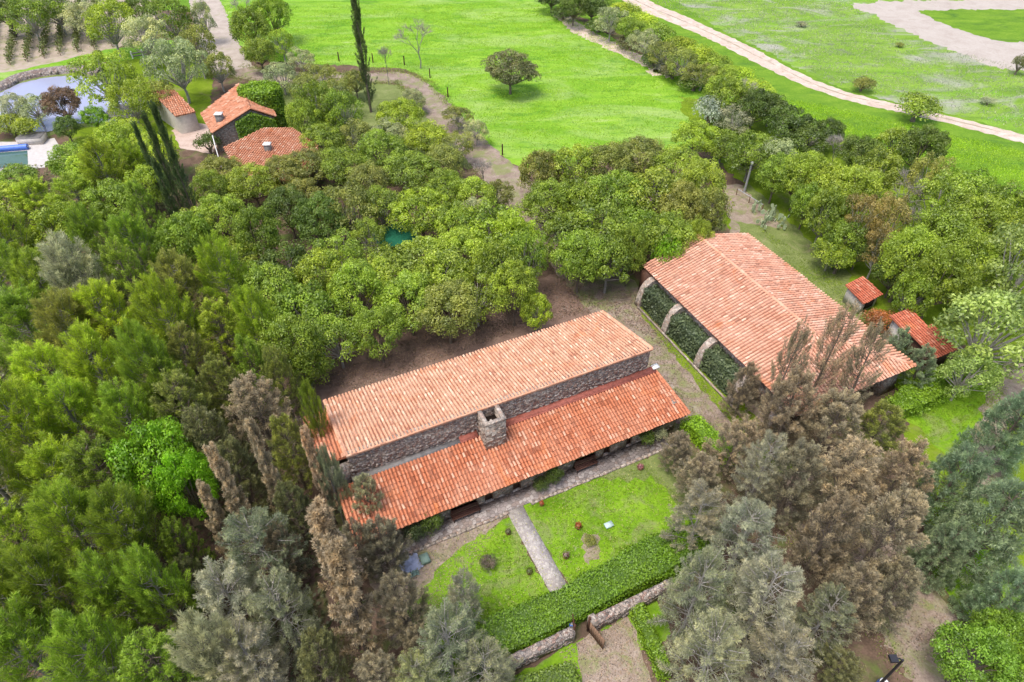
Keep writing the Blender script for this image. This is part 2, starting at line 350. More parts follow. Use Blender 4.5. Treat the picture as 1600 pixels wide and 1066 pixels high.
# lane
lane = gp([(306, -60), (322, 10), (343, 70), (362, 110), (440, 122), (560, 122), (628, 120), (655, 136), (690, 178), (745, 235), (800, 290), (880, 385), (960, 465), (1035, 545), (1100, 612), (1180, 690), (1270, 790), (1350, 880), (1425, 965), (1480, 1040), (1540, 1120)])
strip('access_lane', lane, [5.5, 5.5, 5.0, 4.5, 4.5, 5.0, 6.0, 7.2, 7.2, 6.5, 6.0, 6.0], .016, G_LANE, .35, 13)
strip('gravel_lane', lane[:4], [6.0, 6.5, 7.0], .020, G_LANE2, .3, 14)
# yards
sheet('bare_yard', gp([(330, 640), (500, 560), (620, 520), (740, 470), (860, 430), (930, 425), (1010, 480), (1040, 560), (1100, 680), (900, 620), (560, 700)]), .010, G_YARD, .5, 15)
sheet('yard_grass', gp([(1120, 330), (1200, 340), (1300, 430), (1400, 500), (1480, 560), (1600, 500), (1700, 600), (1660, 900), (1590, 1000), (1460, 880), (1430, 740), (1400, 600), (1300, 500), (1150, 380)]), .010, G_YGRASS, .5, 16)
sheet('dry_yard', gp([(1150, 345), (1235, 360), (1330, 440), (1340, 480), (1380, 520), (1330, 500), (1230, 425), (1160, 370)]), .018, G_DRY, .4, 45)
sheet('bright_grass', gp([(1425, 612), (1500, 600), (1560, 560), (1600, 540), (1640, 560), (1560, 620), (1530, 690), (1540, 780), (1460, 700), (1420, 660)]), .014, G_LAWN, .5, 17)
sheet('lane_side_grass', gp([(1440, 860), (1470, 905), (1530, 985), (1560, 1000), (1600, 1040), (1640, 1000), (1600, 900), (1500, 830)]), .018, G_LAWN, .5, 18)
sheet('stony_trail', gp([(1620, 520), (1570, 580), (1530, 640), (1515, 700), (1525, 760), (1560, 790), (1575, 740), (1565, 680), (1600, 620), (1660, 560)]), .018, G_PATIO, .5, 19)
sheet('cactus_garden_soil', gp([(1130, 290), (1160, 290), (1230, 330), (1235, 365), (1190, 375), (1140, 370)]), .014, G_PATIO, .4, 20)
sheet('narrow_trail', gp([(1160, 290), (1170, 288), (1260, 370), (1330, 430), (1325, 440), (1250, 385)]), .022, G_DRY, .3, 21)
sheet('buttress_verge', [uv(33.3, 20)[:2], uv(35.9, 20)[:2], uv(35.9, 44)[:2], uv(34.2, 42)[:2]], .020, G_YGRASS, .3, 22)
sheet('courtyard', gp([(268, 205), (300, 190), (330, 195), (345, 220), (330, 240), (280, 232)]), .012, G_GRAVEL, .2, 23)
# garden lawn, two halves either side of the path
sheet('lawn', [uv(13.45, 26.25)[:2], uv(24.5, 26.4)[:2], uv(25.5, 21)[:2], uv(24.5, 16.2)[:2], uv(13.45, 16.2)[:2]], .012, G_LAWN, .18, 24, .4)
sheet('shaded_lawn', [uv(12.0, 25.9)[:2], uv(12.0, 16.2)[:2], uv(2.5, 16.2)[:2], uv(2.6, 22)[:2], uv(5.2, 24.2)[:2], uv(9.3, 25.5)[:2]], .012, G_LAWN, .25, 25, .4)
sheet('worn_dirt_border', [uv(1, 26.4)[:2], uv(11.9, 26.3)[:2], uv(9.6, 25.0)[:2], uv(6.2, 23.4)[:2], uv(3, 21.5)[:2], uv(1, 20)[:2]], .010, G_PATIO, .2, 26, .4)
sheet('lawn_edge_dirt', [uv(19, 26.3)[:2], uv(26, 26.4)[:2], uv(28, 22)[:2], uv(26, 17)[:2], uv(24.8, 20)[:2], uv(24, 24.4)[:2]], .016, G_DRY, .4, 27)
sheet('forecourt', [uv(12.0, 15.4)[:2], uv(16.2, 15.6)[:2], uv(15.8, 13)[:2], uv(14.6, 8)[:2], uv(10.5, 8)[:2], uv(10.9, 13)[:2]], .014, G_PATIO, .25, 28)
sheet('wall_foot_grass', [uv(7, 15.3)[:2], uv(18.5, 15.6)[:2], uv(18, 13.2)[:2], uv(7, 12)[:2]], .010, G_LAWN, .25, 29)
pa = MB(); pa.box(12.03, 13.38, 18.2, 26.5, -.05, .06)
o = pa.build('garden_path', COBBLE); o.rotation_euler.z = TH; tag(o, kind='structure')
sheet('pond_water_bed', gp([(-60, 140), (0, 136), (30, 124), (70, 116), (122, 112), (160, 120), (205, 150), (222, 185), (190, 196), (120, 200), (70, 215), (20, 208), (-60, 200)]), .018, G_DRY, .2, 30)

# ------------------------------------------------------------------ tree generators
def limbs(mb, pts, rad, slot=0, k=6): mb.tube(pts, rad, k, .5, slot)
def bend(a, b, rng, amt=.12, n=4):
    a = np.array(a, float); b = np.array(b, float); L = np.linalg.norm(b-a)
    t = np.linspace(0, 1, n)[:, None]; off = rng.normal(size=3)*L*amt
    return a+(b-a)*t+off*(t*(1-t))*2
def sph(n, rng): d = rng.normal(size=(n, 3)); return d/np.linalg.norm(d, axis=1, keepdims=True)

def gen_broad(seed, R=4.0, Ht=7.0, nc=70, m=190, leaf=.128, zmin=-.35, sparse=1.0, cr=(.5, 1.22)):
    rng = np.random.default_rng(seed); cr_mb = MB(); tr_mb = MB()
    zc = Ht*.60; rz = Ht*.40
    fork = np.array([0, 0, Ht*.25]); tr_mb.tube(bend((0, 0, -.1), fork, rng, .05), [.26, .22, .20, .18], 7)
    ds = []
    for _ in range(nc*6):
        d = sph(1, rng)[0]
        if d[2] < zmin: continue
        if all(np.dot(d, e) < math.cos(1.75/math.sqrt(nc)) for e in ds): ds.append(d)
        if len(ds) >= nc: break
    lobe = sph(5, rng)
    for i, d in enumerate(ds):
        bulge = 1+.40*max(0, (lobe@d).max())-.26
        rr = rng.uniform(.70, .98)*bulge; c = np.array([d[0]*R*rr, d[1]*R*rr, zc+d[2]*rz*rr])
        r = rng.uniform(*cr)*R/4; tb = rng.uniform(.15, .75)
        mm = int(m*rng.uniform(.7, 1.2)); q = sph(mm, rng); q[:, 2] = np.where(q[:, 2] < -.5, -q[:, 2], q[:, 2])
        rad = r*rng.uniform(.45, 1.12, mm)**.5
        P = c+q*rad[:, None]*np.array([1, 1, .75])+rng.normal(size=(mm, 3))*.06
        N = q+rng.normal(size=(mm, 3))*.55+np.array([0, 0, .35])
        s_ = leaf*rng.uniform(.7, 1.3, mm)
        vtx, f = cards(P, N, s_, s_*.55, rng); cr_mb.add(vtx, f, tb+rng.uniform(-.22, .28, mm))
        if i % 3 == 0 or sparse > 1: limbs(tr_mb, bend(fork+rng.normal(size=3)*.1, c, rng, .14), [.11, .08, .05, .02], 0, 5)
    return tr_mb, cr_mb

def plume(cr_mb, tr_mb, base, d, L, n, ln, wd, rad, spread, rng, tb, twig=.018, tip=1.0):
    d = np.array(d, float); d /= np.linalg.norm(d)
    t = rng.uniform(.02, 1, n)**.85
    q = rng.normal(size=(n, 3)); q -= (q@d)[:, None]*d; q /= np.maximum(np.linalg.norm(q, axis=1, keepdims=True), 1e-6)
    bnd = np.array([0, 0, 1.0])*(.12*L)
    rr = rad*np.sqrt(np.clip(1.05-t, 0, 1))*rng.uniform(.1, 1, n)
    P = base+d*L*t[:, None]+q*rr[:, None]+bnd*(t**2)[:, None]
    D = d*(1-spread)+q*spread+rng.normal(size=(n, 3))*.18
    vtx, f = needles(P, D, ln*rng.uniform(.7, 1.25, n), wd, rng)
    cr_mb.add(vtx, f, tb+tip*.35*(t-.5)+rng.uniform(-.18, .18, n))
    if twig: tr_mb.tube([base, base+d*L*.5+bnd*.25, base+d*L*.92+bnd*.85], [twig*1.6, twig, twig*.5], 3, .5, 0, False)

DOME = lambda s: .8+.25*s/.35 if s < .35 else math.sqrt(max(.02, 1-((s-.35)/.67)**2))*1.05
def gen_pine(seed, R=3.2, Ht=11.0, n=125, m=170, prof=None, outw=.45, L=(1.7, 2.9), ln=.32, wd=.055, rad=.42, spread=.36, z0=.22, twig=.018, droop=0):
    rng = np.random.default_rng(seed); c = MB(); t = MB()
    lean = rng.normal(size=2)*.25
    tp = np.array([[0, 0, -.1], [lean[0]*.3, lean[1]*.3, Ht*.35], [lean[0]*.7, lean[1]*.7, Ht*.7], [lean[0], lean[1], Ht*.95]])
    t.tube(tp, [.22, .17, .10, .03], 6)
    prof = prof or DOME
    gold = 2.399963
    sec = rng.uniform(.72, 1.2, 9) if R > 1 else rng.uniform(.93, 1.08, 9)
    for i in range(n):
        s = (i+.5)/n; s = s**.85; z = Ht*(z0+(.97-z0)*s); a = i*gold+rng.normal()*.9
        k = sec[int((a % 6.283)/6.284*9)]
        r = R*prof(s)*rng.uniform(.45, 1.0)*k; out = np.array([math.cos(a), math.sin(a), 0])
        ax = np.array([np.interp(z, tp[:, 2], tp[:, 0]), np.interp(z, tp[:, 2], tp[:, 1]), 0])
        b = ax+out*r*.62+np.array([0, 0, z-.25*r])
        d = out*(outw*(1.3-s)+.08)+np.array([0, 0, 1-droop])*(.55+.6*s)+rng.normal(size=3)*.16
        LL = rng.uniform(*L)*(1-.35*s)
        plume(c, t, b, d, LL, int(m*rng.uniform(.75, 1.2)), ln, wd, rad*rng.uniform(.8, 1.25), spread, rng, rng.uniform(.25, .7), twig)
        if i % 3 == 0: t.tube([ax+np.array([0, 0, z-.5*r]), (ax+b)/2+np.array([0, 0, z*.5-.2*r]) if False else (ax+np.array([0, 0, z-.5*r]))*.5+b*.5, b], [.05, .035, .02], 3, .5, 0, False)
    return t, c
def gen_cypress(seed, R=.85, Ht=17):
    prof = lambda s: (.55+.9*s)*(1 if s < .35 else (1-(s-.35)/.72)**.75)
    return gen_pine(seed, R, Ht, 130, 120, prof, .12, (1.5, 2.6), .26, .07, .26, .30, .04, 0)
def gen_column(seed, R=1.3, Ht=11):
    ph = seed*1.3; prof = lambda s: (1.05-s*.72)*(1+.28*math.sin(s*17+ph))
    return gen_pine(seed, R, Ht, 95, 150, prof, .75, (.7, 1.25), .2, .085, .30, .6, .15, .015)
def gen_bare(seed, Ht=8, R=2.6, dens=1.0):
    rng = np.random.default_rng(seed); t = MB(); c = MB()
    def br(p, d, L, r, dep):
        q = p+d*L; m = bend(p, q, rng, .08, 3); t.tube(m, [r, r*.8, r*.6], 5 if dep < 2 else 3, .5, 0, False)
        if dep >= 4:
            k = int(9*dens); tt = rng.uniform(.1, 1, k)[:, None]; D = d+rng.normal(size=(k, 3))*.55
            vtx, f = needles(p+d*L*tt, D, rng.uniform(.5, .9, k), .035, rng); c.add(vtx, f, rng.uniform(.2, .8, k)); return
        for _ in range(3 if dep < 3 else 3):
            nd = d+rng.normal(size=3)*(.42 if dep else .32); nd[2] = abs(nd[2])*.8+.15; nd /= np.linalg.norm(nd)
            br(q, nd, L*rng.uniform(.62, .82), r*.58, dep+1)
    br(np.array([0, 0, -.1]), np.array([.03, 0, 1]), Ht*.30, .13, 0)
    return t, c

KINDS = {}
def reg(kind, variants, R, Ht, bark):
    KINDS[kind] = dict(v=[(t.build(kind+'_trunk', bark, data_only=True), c.build(kind+'_crown', FOL, data_only=True)) for t, c in variants], R=R, H=Ht)
reg('broad', [gen_broad(s) for s in (1, 2, 3, 4, 5, 6)], 4.0, 7.0, BARK)
reg('loose', [gen_broad(s, 4, 8, 34, 170, .15, -.5, 2, (.7, 1.25)) for s in (11, 12, 13)], 4.0, 8.0, PALEBARK)
reg('leafy', [gen_broad(s, 4, 7.2, 44, 150, .165, -.4, 2, (.6, 1.5)) for s in (14, 15, 16)], 4.0, 7.2, GREYTWIG)
reg('shrub', [gen_broad(s, 1.6, 2.2, 22, 110, .10, -.1, 1, (1.4, 2.0)) for s in (21, 22, 23)], 1.6, 2.2, BARK)
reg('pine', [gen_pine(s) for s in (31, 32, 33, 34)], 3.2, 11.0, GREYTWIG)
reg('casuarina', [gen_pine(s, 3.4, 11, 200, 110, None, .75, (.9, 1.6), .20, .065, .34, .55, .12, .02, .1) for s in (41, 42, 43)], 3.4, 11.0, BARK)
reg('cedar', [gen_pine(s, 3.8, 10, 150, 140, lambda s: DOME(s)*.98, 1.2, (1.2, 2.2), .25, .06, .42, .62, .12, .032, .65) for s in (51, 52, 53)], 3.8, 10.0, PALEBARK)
reg('weeping', [gen_pine(s, 4.2, 8.5, 230, 130, lambda s: math.sqrt(max(0, 1-s*s*.9))*1.05, .8, (1.0, 1.7), .26, .065, .48, .6, .10, .016, .85) for s in (61, 62)], 4.2, 8.5, BARK)
reg('cypress', [gen_cypress(s) for s in (71, 72)], .85*1.35, 17.0, BARK)
reg('wispy', [gen_pine(s, 2.6, 11, 85, 150, None, .6, (1.2, 2.2), .20, .05, .32, .5, .35, .022, .1) for s in (101, 102)], 2.6, 11.0, BARK)
reg('column', [gen_column(s) for s in (81, 82)], 1.6, 11.0, BARK)
reg('bare', [gen_bare(s) for s in (91, 92)], 3.0, 8.0, GREYTWIG)

C_ = dict(lime=(.375, .515, .04), green=(.275, .405, .04), bright=(.25, .50, .018), deep=(.14, .215, .032), olive=(.30, .34, .07), grove=(.355, .48, .05),
          grey=(.46, .47, .34), greygreen=(.38, .42, .26), blue=(.275, .385, .225), fresh=(.25, .44, .045), brown=(.385, .345, .235), brown2=(.44, .39, .265), tan=(.55, .46, .32), orange=(.38, .32, .10),
          pale=(.36, .50, .12), dark=(.13, .19, .07), darkolive=(.20, .215, .085), twig=(.40, .37, .35), red=(.42, .18, .06), maroon=(.26, .17, .11), palegreen=(.44, .50, .24), yellow=(.38, .47, .04))
_rng = random.Random(77)
_var = {}
def tree(kind, x, y, rpx, h, color, label, group=None, name=None, cat='tree', zf=.62):
    """x,y = middle of the visible crown in the photo, rpx its half width, h its height in metres"""
    K = KINDS[kind]; p = g(x, y, h*zf); dep = (p-np.array([0, 0, H]))@FW; r = rpx*dep/F
    sx = r/K['R']; sz = h/K['H']; i = _var.get(kind, 0); _var[kind] = i+1
    tm, cm = K['v'][i % len(K['v'])]
    nm = name or {'shrub': 'shrub', 'cypress': 'cypress_tree', 'pine': 'pine_tree', 'bare': 'bare_tree', 'cedar': 'cedar_tree'}.get(kind, 'tree')
    e = empty(nm, (p[0], p[1], 0), _rng.uniform(0, 6.28), label, cat, group)
    e.scale = (sx*_rng.uniform(.86, 1.16), sx*_rng.uniform(.86, 1.16), sz*_rng.uniform(.92, 1.08))
    a = link(bpy.data.objects.new('trunk' if kind != 'shrub' else 'stem', tm), e)
    b = link(bpy.data.objects.new('crown' if kind != 'bare' else 'twigs', cm), e)
    c = C_[color] if isinstance(color, str) else color
    j = _rng.uniform(.88, 1.12); b.color = (c[0]*j*_rng.uniform(.93, 1.07), c[1]*j, c[2]*j, 1)
    return e
ORD = ['first', 'second', 'third', 'fourth', 'fifth', 'sixth', 'seventh', 'eighth', 'ninth', 'tenth', 'eleventh', 'twelfth', 'thirteenth', 'fourteenth']

# ---- left wood: rows of feathery trees
rows = [(262, [(120, 30), (165, 32), (210, 28)]),
        (318, [(-5, 34), (55, 36), (118, 38), (180, 34), (232, 28)]),
        (378, [(20, 40), (88, 40), (150, 38), (215, 36), (290, 34)]),
        (442, [(-5, 42), (62, 42), (130, 44), (200, 40), (285, 40), (350, 34)]),
        (512, [(30, 46), (105, 44), (180, 46), (262, 46), (345, 44), (400, 34)]),
        (585, [(-5, 48), (75, 48), (160, 46), (240, 42)]),
        (662, [(35, 50), (120, 48), (195, 44)]),
        (745, [(-10, 54), (80, 52), (165, 54), (250, 52)]),
        (838, [(30, 56), (120, 56), (205, 54)]),
        (935, [(-5, 60), (90, 58), (180, 58), (262, 44)]),
        (1035, [(40, 64), (145, 60), (245, 62), (340, 50)])]
fc = ['lime', 'green', 'green', 'lime', 'olive', 'green', 'lime', 'lime', 'greygreen', 'green']
k = 0
for ri, (y, L) in enumerate(rows):
    for ci, (x, r) in enumerate(L):
        kd = 'pine' if (k*7+ri) % 5 else 'casuarina'; cc = fc[(k*3+ri) % len(fc)]
        if ri < 3 and k % 3 == 0: kd, cc = 'broad', 'lime' if k % 2 else 'green'
        if ri in (7,) and ci == 3: kd, cc = 'broad', 'bright'
        h = {'pine': 9.5, 'casuarina': 9.5, 'broad': 8.0}[kd]*_rng.uniform(.88, 1.12)*(1, .62, .8)[1 if y+0 < 330 and x < 130 else 2 if y < 330 else 0]
        wd = {'lime': 'lime green', 'green': 'mid green', 'olive': 'olive green', 'bright': 'bright green', 'greygreen': 'grey green'}[cc]
        desc = {'pine': 'plumed tree', 'casuarina': 'bushy needled tree', 'broad': 'round leafy tree'}[kd]
        tree(kd, x+_rng.uniform(-9, 9), y+_rng.uniform(-10, 10), r*1.22, h, cc, f'{wd} {desc}, {ORD[ci]} from left, {ORD[ri]} row from back, left wood', 'trees of the dense wood on the left')
        k += 1
# undergrowth filling the wood floor between the trunks
ug = MB(); rngu = np.random.default_rng(500)
def in_poly(P, poly):
    P = np.asarray(P); inside = np.zeros(len(P), bool); n = len(poly)
    for i in range(n):
        a = poly[i]; b = poly[(i+1) % n]
        c = ((a[1] > P[:, 1]) != (b[1] > P[:, 1])) & (P[:, 0] < (b[0]-a[0])*(P[:, 1]-a[1])/(b[1]-a[1]+1e-12)+a[0])
        inside ^= c
    return inside
def scatter(poly, n, rng):
    A = np.array([p[:2] for p in poly]); lo = A.min(0); hi = A.max(0); out = []
    tot = 0
    while tot < n:
        P = rng.uniform(lo, hi, (n*2, 2)); P = P[in_poly(P, A)]; out.append(P); tot += len(P)
        if len(P) == 0: break
    return np.concatenate(out)[:n]
wood = gp([(-80, 260), (220, 260), (330, 420), (430, 600), (470, 760), (560, 900), (620, 1100), (-200, 1100)])
P = scatter(wood, 16000, rngu); Z = rngu.uniform(0, .6, len(P))
vtx, f = cards(np.column_stack([P, Z]), rngu.normal(size=(len(P), 3))*.5+[0, 0, 1], rngu.uniform(.12, .3, len(P)), .12, rngu); ug.add(vtx, f, rngu.uniform(0, .6, len(P)))
o = ug.build('undergrowth', FOL); o.color = (*C_['darkolive'], 1); tag(o, 'dark low undergrowth and fallen leaves under the left wood', 'undergrowth', kind='stuff')

# ---- trees around the left end of the long house and the bottom left
TL = [
 ('casuarina', 285, 640, 57, 9.2, 'olive', 'dark olive feathery tree left of the long house, farthest left of the dark clump'),
 ('casuarina', 345, 600, 52, 9.2, 'olive', 'olive feathery tree at the back of the dark clump beside the long house'),
 ('casuarina', 405, 640, 60, 9.2, 'brown', 'brownish olive feathery tree in the middle of the dark clump beside the long house'),
 ('casuarina', 330, 695, 54, 8.4, 'darkolive', 'dark olive feathery tree at the front of the dark clump by the bright round tree'),
 ('casuarina', 455, 700, 50, 8.4, 'olive', 'olive brown feathery tree leaning against the left end of the long house'),
 ('pine', 495, 665, 24, 9, 'green', 'slim green pine overlapping the left end of the upper roof'),
 ('pine', 520, 760, 22, 8, 'greygreen', 'slim grey green pine overlapping the left end of the lower roof'),
 ('column', 418, 735, 22, 12, 'tan', 'narrow tan dried conifer, tallest of the dry ones left of the long house'),
 ('column', 366, 775, 24, 11, 'tan', 'narrow tan dried conifer beside the bright green tree'),
 ('column', 498, 735, 18, 11, 'tan', 'thin tan dried conifer next to the wall of the long house'),
 ('column', 338, 815, 22, 9, 'brown2', 'short brown dried conifer below the bright green tree'),
 ('cedar', 405, 850, 65, 8.8, 'greygreen', 'grey green cedar with silvery branch centres, upper one of the bottom left group'),
 ('cedar', 355, 930, 69, 8.8, 'grey', 'pale grey cedar with silvery branches, left one of the bottom left group'),
 ('cedar', 440, 955, 63, 8.0, 'greygreen', 'grey green cedar beside the tall tan conifer at bottom left'),
 ('cedar', 395, 1040, 65, 8.8, 'grey', 'grey cedar at the bottom edge left of the brown conifer'),
 ('column', 520, 850, 36, 13, 'tan', 'broad reddish tan dead conifer standing in front of the lower roof end'),
 ('column', 548, 945, 44, 13, 'brown2', 'broad brown dead conifer lower down in front of the tan one'),
 ('casuarina', 600, 850, 50, 6.7, 'brown', 'grey brown feathery tree covering the left corner of the lower roof'),
 ('casuarina', 625, 940, 56, 7.6, 'brown', 'grey brown feathery tree at the left edge of the shaded lawn'),
 ('casuarina', 575, 780, 33, 5.9, 'greygreen', 'small grey green feathery tree against the left end of the lower roof'),
 ('casuarina', 500, 1035, 60, 7.6, 'darkolive', 'dark brown feathery tree at the bottom edge below the dead conifers'),
 ('casuarina', 590, 1050, 48, 6.7, 'brown', 'brown feathery tree at the bottom edge left of the grey green tree'),
 ('cedar', 700, 1005, 69, 8.0, 'greygreen', 'large grey green cedar covering the left end of the garden hedge'),
 ('cedar', 725, 930, 35, 6.8, 'grey', 'slim silvery cedar top reaching over the shaded lawn'),
 ('cedar', 760, 1045, 54, 6.4, 'greygreen', 'grey green cedar at the bottom edge beside the end of the stone wall'),
 ('cedar', 650, 1060, 48, 5.6, 'palegreen', 'pale green cedar at the bottom edge left of the grey green one'),
]
TL += [('casuarina', 265, 610, 46, 9, 'green', 'green feathery tree at the left of the dark clump, behind it'), ('casuarina', 300, 560, 44, 9, 'olive', 'olive feathery tree at the rear edge of the dark clump'),
       ('casuarina', 440, 595, 36, 8, 'olive', 'olive feathery tree between the dark clump and the grove'), ('casuarina', 395, 570, 42, 9, 'green', 'green feathery tree behind the dark clump near the grove'),
       ('casuarina', 300, 905, 40, 7, 'darkolive', 'dark olive feathery tree left of the silvery cedars'), ('casuarina', 285, 850, 40, 7, 'green', 'green feathery tree below the bright green round tree'),
       ('casuarina', 370, 740, 48, 8, 'darkolive', 'dark olive feathery tree between the tan dried conifers'), ('casuarina', 455, 790, 44, 8, 'darkolive', 'dark olive feathery tree between the tan conifers and the lower roof'),
       ('casuarina', 440, 860, 36, 7, 'brown', 'brown feathery tree between the silvery cedar and the broad tan conifer'), ('casuarina', 300, 1000, 44, 7, 'darkolive', 'dark olive feathery tree at the bottom left of the silvery cedars'),
       ('casuarina', 560, 850, 34, 7, 'brown', 'brown feathery tree under the left corner of the lower roof'), ('casuarina', 655, 1010, 36, 6, 'brown', 'brown feathery tree left of the large grey green cedar'),
       ('broad', 300, 770, 40, 8, 'bright', 'bright green leafy tree touching the tan dried conifers')]
for a in TL: tree(*a, group=None)
# ---- right and bottom right
TR = [
 ('cedar', 1095, 800, 48, 8.0, 'grey', 'silvery grey cedar at the right end of the garden lawn'),
 ('cedar', 1165, 830, 65, 8.8, 'grey', 'large silvery grey cedar right of the garden hedge end'),
 ('cedar', 1090, 925, 65, 8.8, 'greygreen', 'grey green cedar overhanging the right end of the stone wall'),
 ('cedar', 1195, 930, 69, 9.6, 'grey', 'large grey cedar in the middle of the bottom right cedars'),
 ('cedar', 1110, 1025, 69, 8.8, 'greygreen', 'grey green cedar at the bottom edge right of the forecourt'),
 ('cedar', 1220, 1030, 65, 8.8, 'grey', 'grey cedar at the bottom edge in the middle of the cedars'),
 ('cedar', 1290, 960, 50, 7.2, 'greygreen', 'grey green cedar nearest the lane at bottom right'),
 ('cedar', 1190, 735, 42, 8.0, 'grey', 'pale grey cedar between the brown trees above the silvery cedars'),
 ('casuarina', 1095, 745, 48, 5.0, 'brown', 'small brown feathery tree at the right edge of the garden lawn'),
 ('casuarina', 1060, 700, 35, 4.2, 'brown', 'low brown feathery tree by the right end of the terrace'),
 ('casuarina', 1150, 690, 46, 6.7, 'brown', 'brown feathery tree on the lane right of the green hedge'),
 ('casuarina', 1165, 600, 35, 6.7, 'brown', 'slim brown feathery tree in front of the buttressed wall'),
 ('casuarina', 1235, 640, 54, 9.2, 'brown', 'brown feathery tree in front of the left eave of the large roof'),
 ('wispy', 1222, 590, 34, 12, 'brown2', 'thin brown treetop overlapping the large roof, left one'),
 ('wispy', 1290, 560, 34, 13, 'brown2', 'thin brown treetop overlapping the middle of the large roof'),
 ('wispy', 1345, 590, 30, 11, 'brown', 'thin brown treetop overlapping the front eave of the large roof'),
 ('casuarina', 1300, 660, 58, 9.2, 'brown2', 'light brown feathery tree below the front of the large roof'),
 ('casuarina', 1375, 670, 54, 6.7, 'olive', 'olive brown feathery tree beside the stone pillar of the large house'),
 ('casuarina', 1245, 745, 63, 9.2, 'brown', 'brown feathery tree left of centre in the brown group'),
 ('casuarina', 1330, 745, 67, 10.1, 'brown', 'large brown feathery tree in the centre of the brown group'),
 ('casuarina', 1405, 745, 56, 8.4, 'brown2', 'light brown feathery tree at the right side of the brown group'),
 ('casuarina', 1290, 835, 65, 10.1, 'brown', 'dark brown feathery tree lower in the brown group by the cedars'),
 ('casuarina', 1375, 840, 67, 10.1, 'brown2', 'light brown feathery tree low on the right of the brown group'),
 ('casuarina', 1395, 925, 46, 6.7, 'brown', 'brown feathery tree beside the lane, lowest of the brown group'),
 ('casuarina', 1330, 935, 52, 7.6, 'brown', 'brown feathery tree behind the bare lane bend, left of the lowest'),
 ('casuarina', 1310, 1035, 48, 3.4, 'darkolive', 'low olive brown bushy tree left of the street lamp'),
 ('weeping', 1490, 745, 66, 9, 'blue', 'blue green weeping tree with rounded crown beside the brown group'),
 ('weeping', 1560, 820, 76, 10, 'blue', 'largest blue green weeping tree at the right edge'),
 ('weeping', 1480, 850, 46, 7, 'blue', 'blue green weeping tree lower left of the largest one'),
 ('weeping', 1590, 655, 50, 9, 'blue', 'dark blue green weeping tree beside the stony trail at the right edge'),
 ('weeping', 1575, 930, 46, 7, 'blue', 'small blue green weeping tree above the light green bushes'),
 ('broad', 1565, 990, 42, 5, 'fresh', 'light green round tree, upper one in the bottom right corner'),
 ('broad', 1515, 1035, 52, 5, 'fresh', 'light green spreading tree, lower left one in the bottom right corner'),
 ('broad', 1590, 1060, 46, 5, 'fresh', 'light green tree cut by the bottom right corner'),
 ('loose', 1555, 510, 78, 10, 'pale', 'pale lime airy tree with grey branches right of the small red roof'),
 ('loose', 1600, 430, 74, 10, 'pale', 'pale lime airy tree at the right edge behind the first one'),
 ('loose', 1515, 580, 34, 6, 'pale', 'small pale lime tree leaning over the pale fallen trunk'),
 ('casuarina', 1400, 545, 25, 5.0, 'blue', 'slim grey green tree between the large roof and the small red roof'),
 ('casuarina', 1440, 570, 27, 5.0, 'blue', 'grey green bushy tree in front of the small red roof'),
]
for a in TR: tree(*a)
# ---- central grove of broadleaf trees behind the long house
GR = [(345, 340, 42, 'grove'), (300, 372, 34, 'grove'), (405, 375, 36, 'green'), (365, 415, 42, 'grove'), (440, 425, 38, 'deep'), (420, 463, 42, 'green'), (480, 488, 42, 'green'),
      (455, 548, 44, 'green'), (525, 528, 44, 'grove'), (480, 578, 30, 'green'), (590, 518, 40, 'green'), (500, 438, 38, 'grove'), (560, 458, 42, 'grove'), (530, 405, 38, 'grove'), (610, 428, 42, 'grove'),
      (640, 478, 44, 'grove'), (690, 438, 44, 'grove'), (700, 488, 38, 'olive'), (745, 458, 40, 'grove'), (665, 400, 40, 'grove'), (720, 400, 42, 'grove'), (780, 420, 42, 'grove'), (803, 453, 36, 'grove'),
      (823, 410, 36, 'green'), (770, 365, 40, 'lime'), (803, 370, 32, 'lime'), (715, 345, 36, 'grove'), (658, 330, 38, 'lime'), (600, 325, 34, 'green'), (545, 330, 36, 'olive'), (500, 345, 32, 'deep'),
      (840, 485, 26, 'lime'), (450, 330, 32, 'deep'), (580, 375, 26, 'green')]
order = sorted(range(len(GR)), key=lambda i: (round(GR[i][1]/50), GR[i][0]))
rowc = {}
for i in order:
    x, y, r, c = GR[i]; rw = round(y/50); rowc[rw] = rowc.get(rw, 0)+1
rk = sorted(rowc); seen = {}
for i in order:
    x, y, r, c = GR[i]; rw = round(y/50); seen[rw] = seen.get(rw, -1)+1
    cw = {'grove': 'light green', 'green': 'mid green', 'lime': 'yellow green', 'olive': 'olive green', 'deep': 'dark green'}[c]
    tree(('broad', 'leafy', 'broad', 'loose', 'leafy')[i % 5], x, y, r*1.08*_rng.uniform(.86, 1.14), (6.8 if r > 30 else 4.8)*_rng.uniform(.88, 1.15), c, f'{cw} rounded tree, {ORD[seen[rw]]} from left, {ORD[rk.index(rw)]} row from back, central grove', 'trees of the central grove')
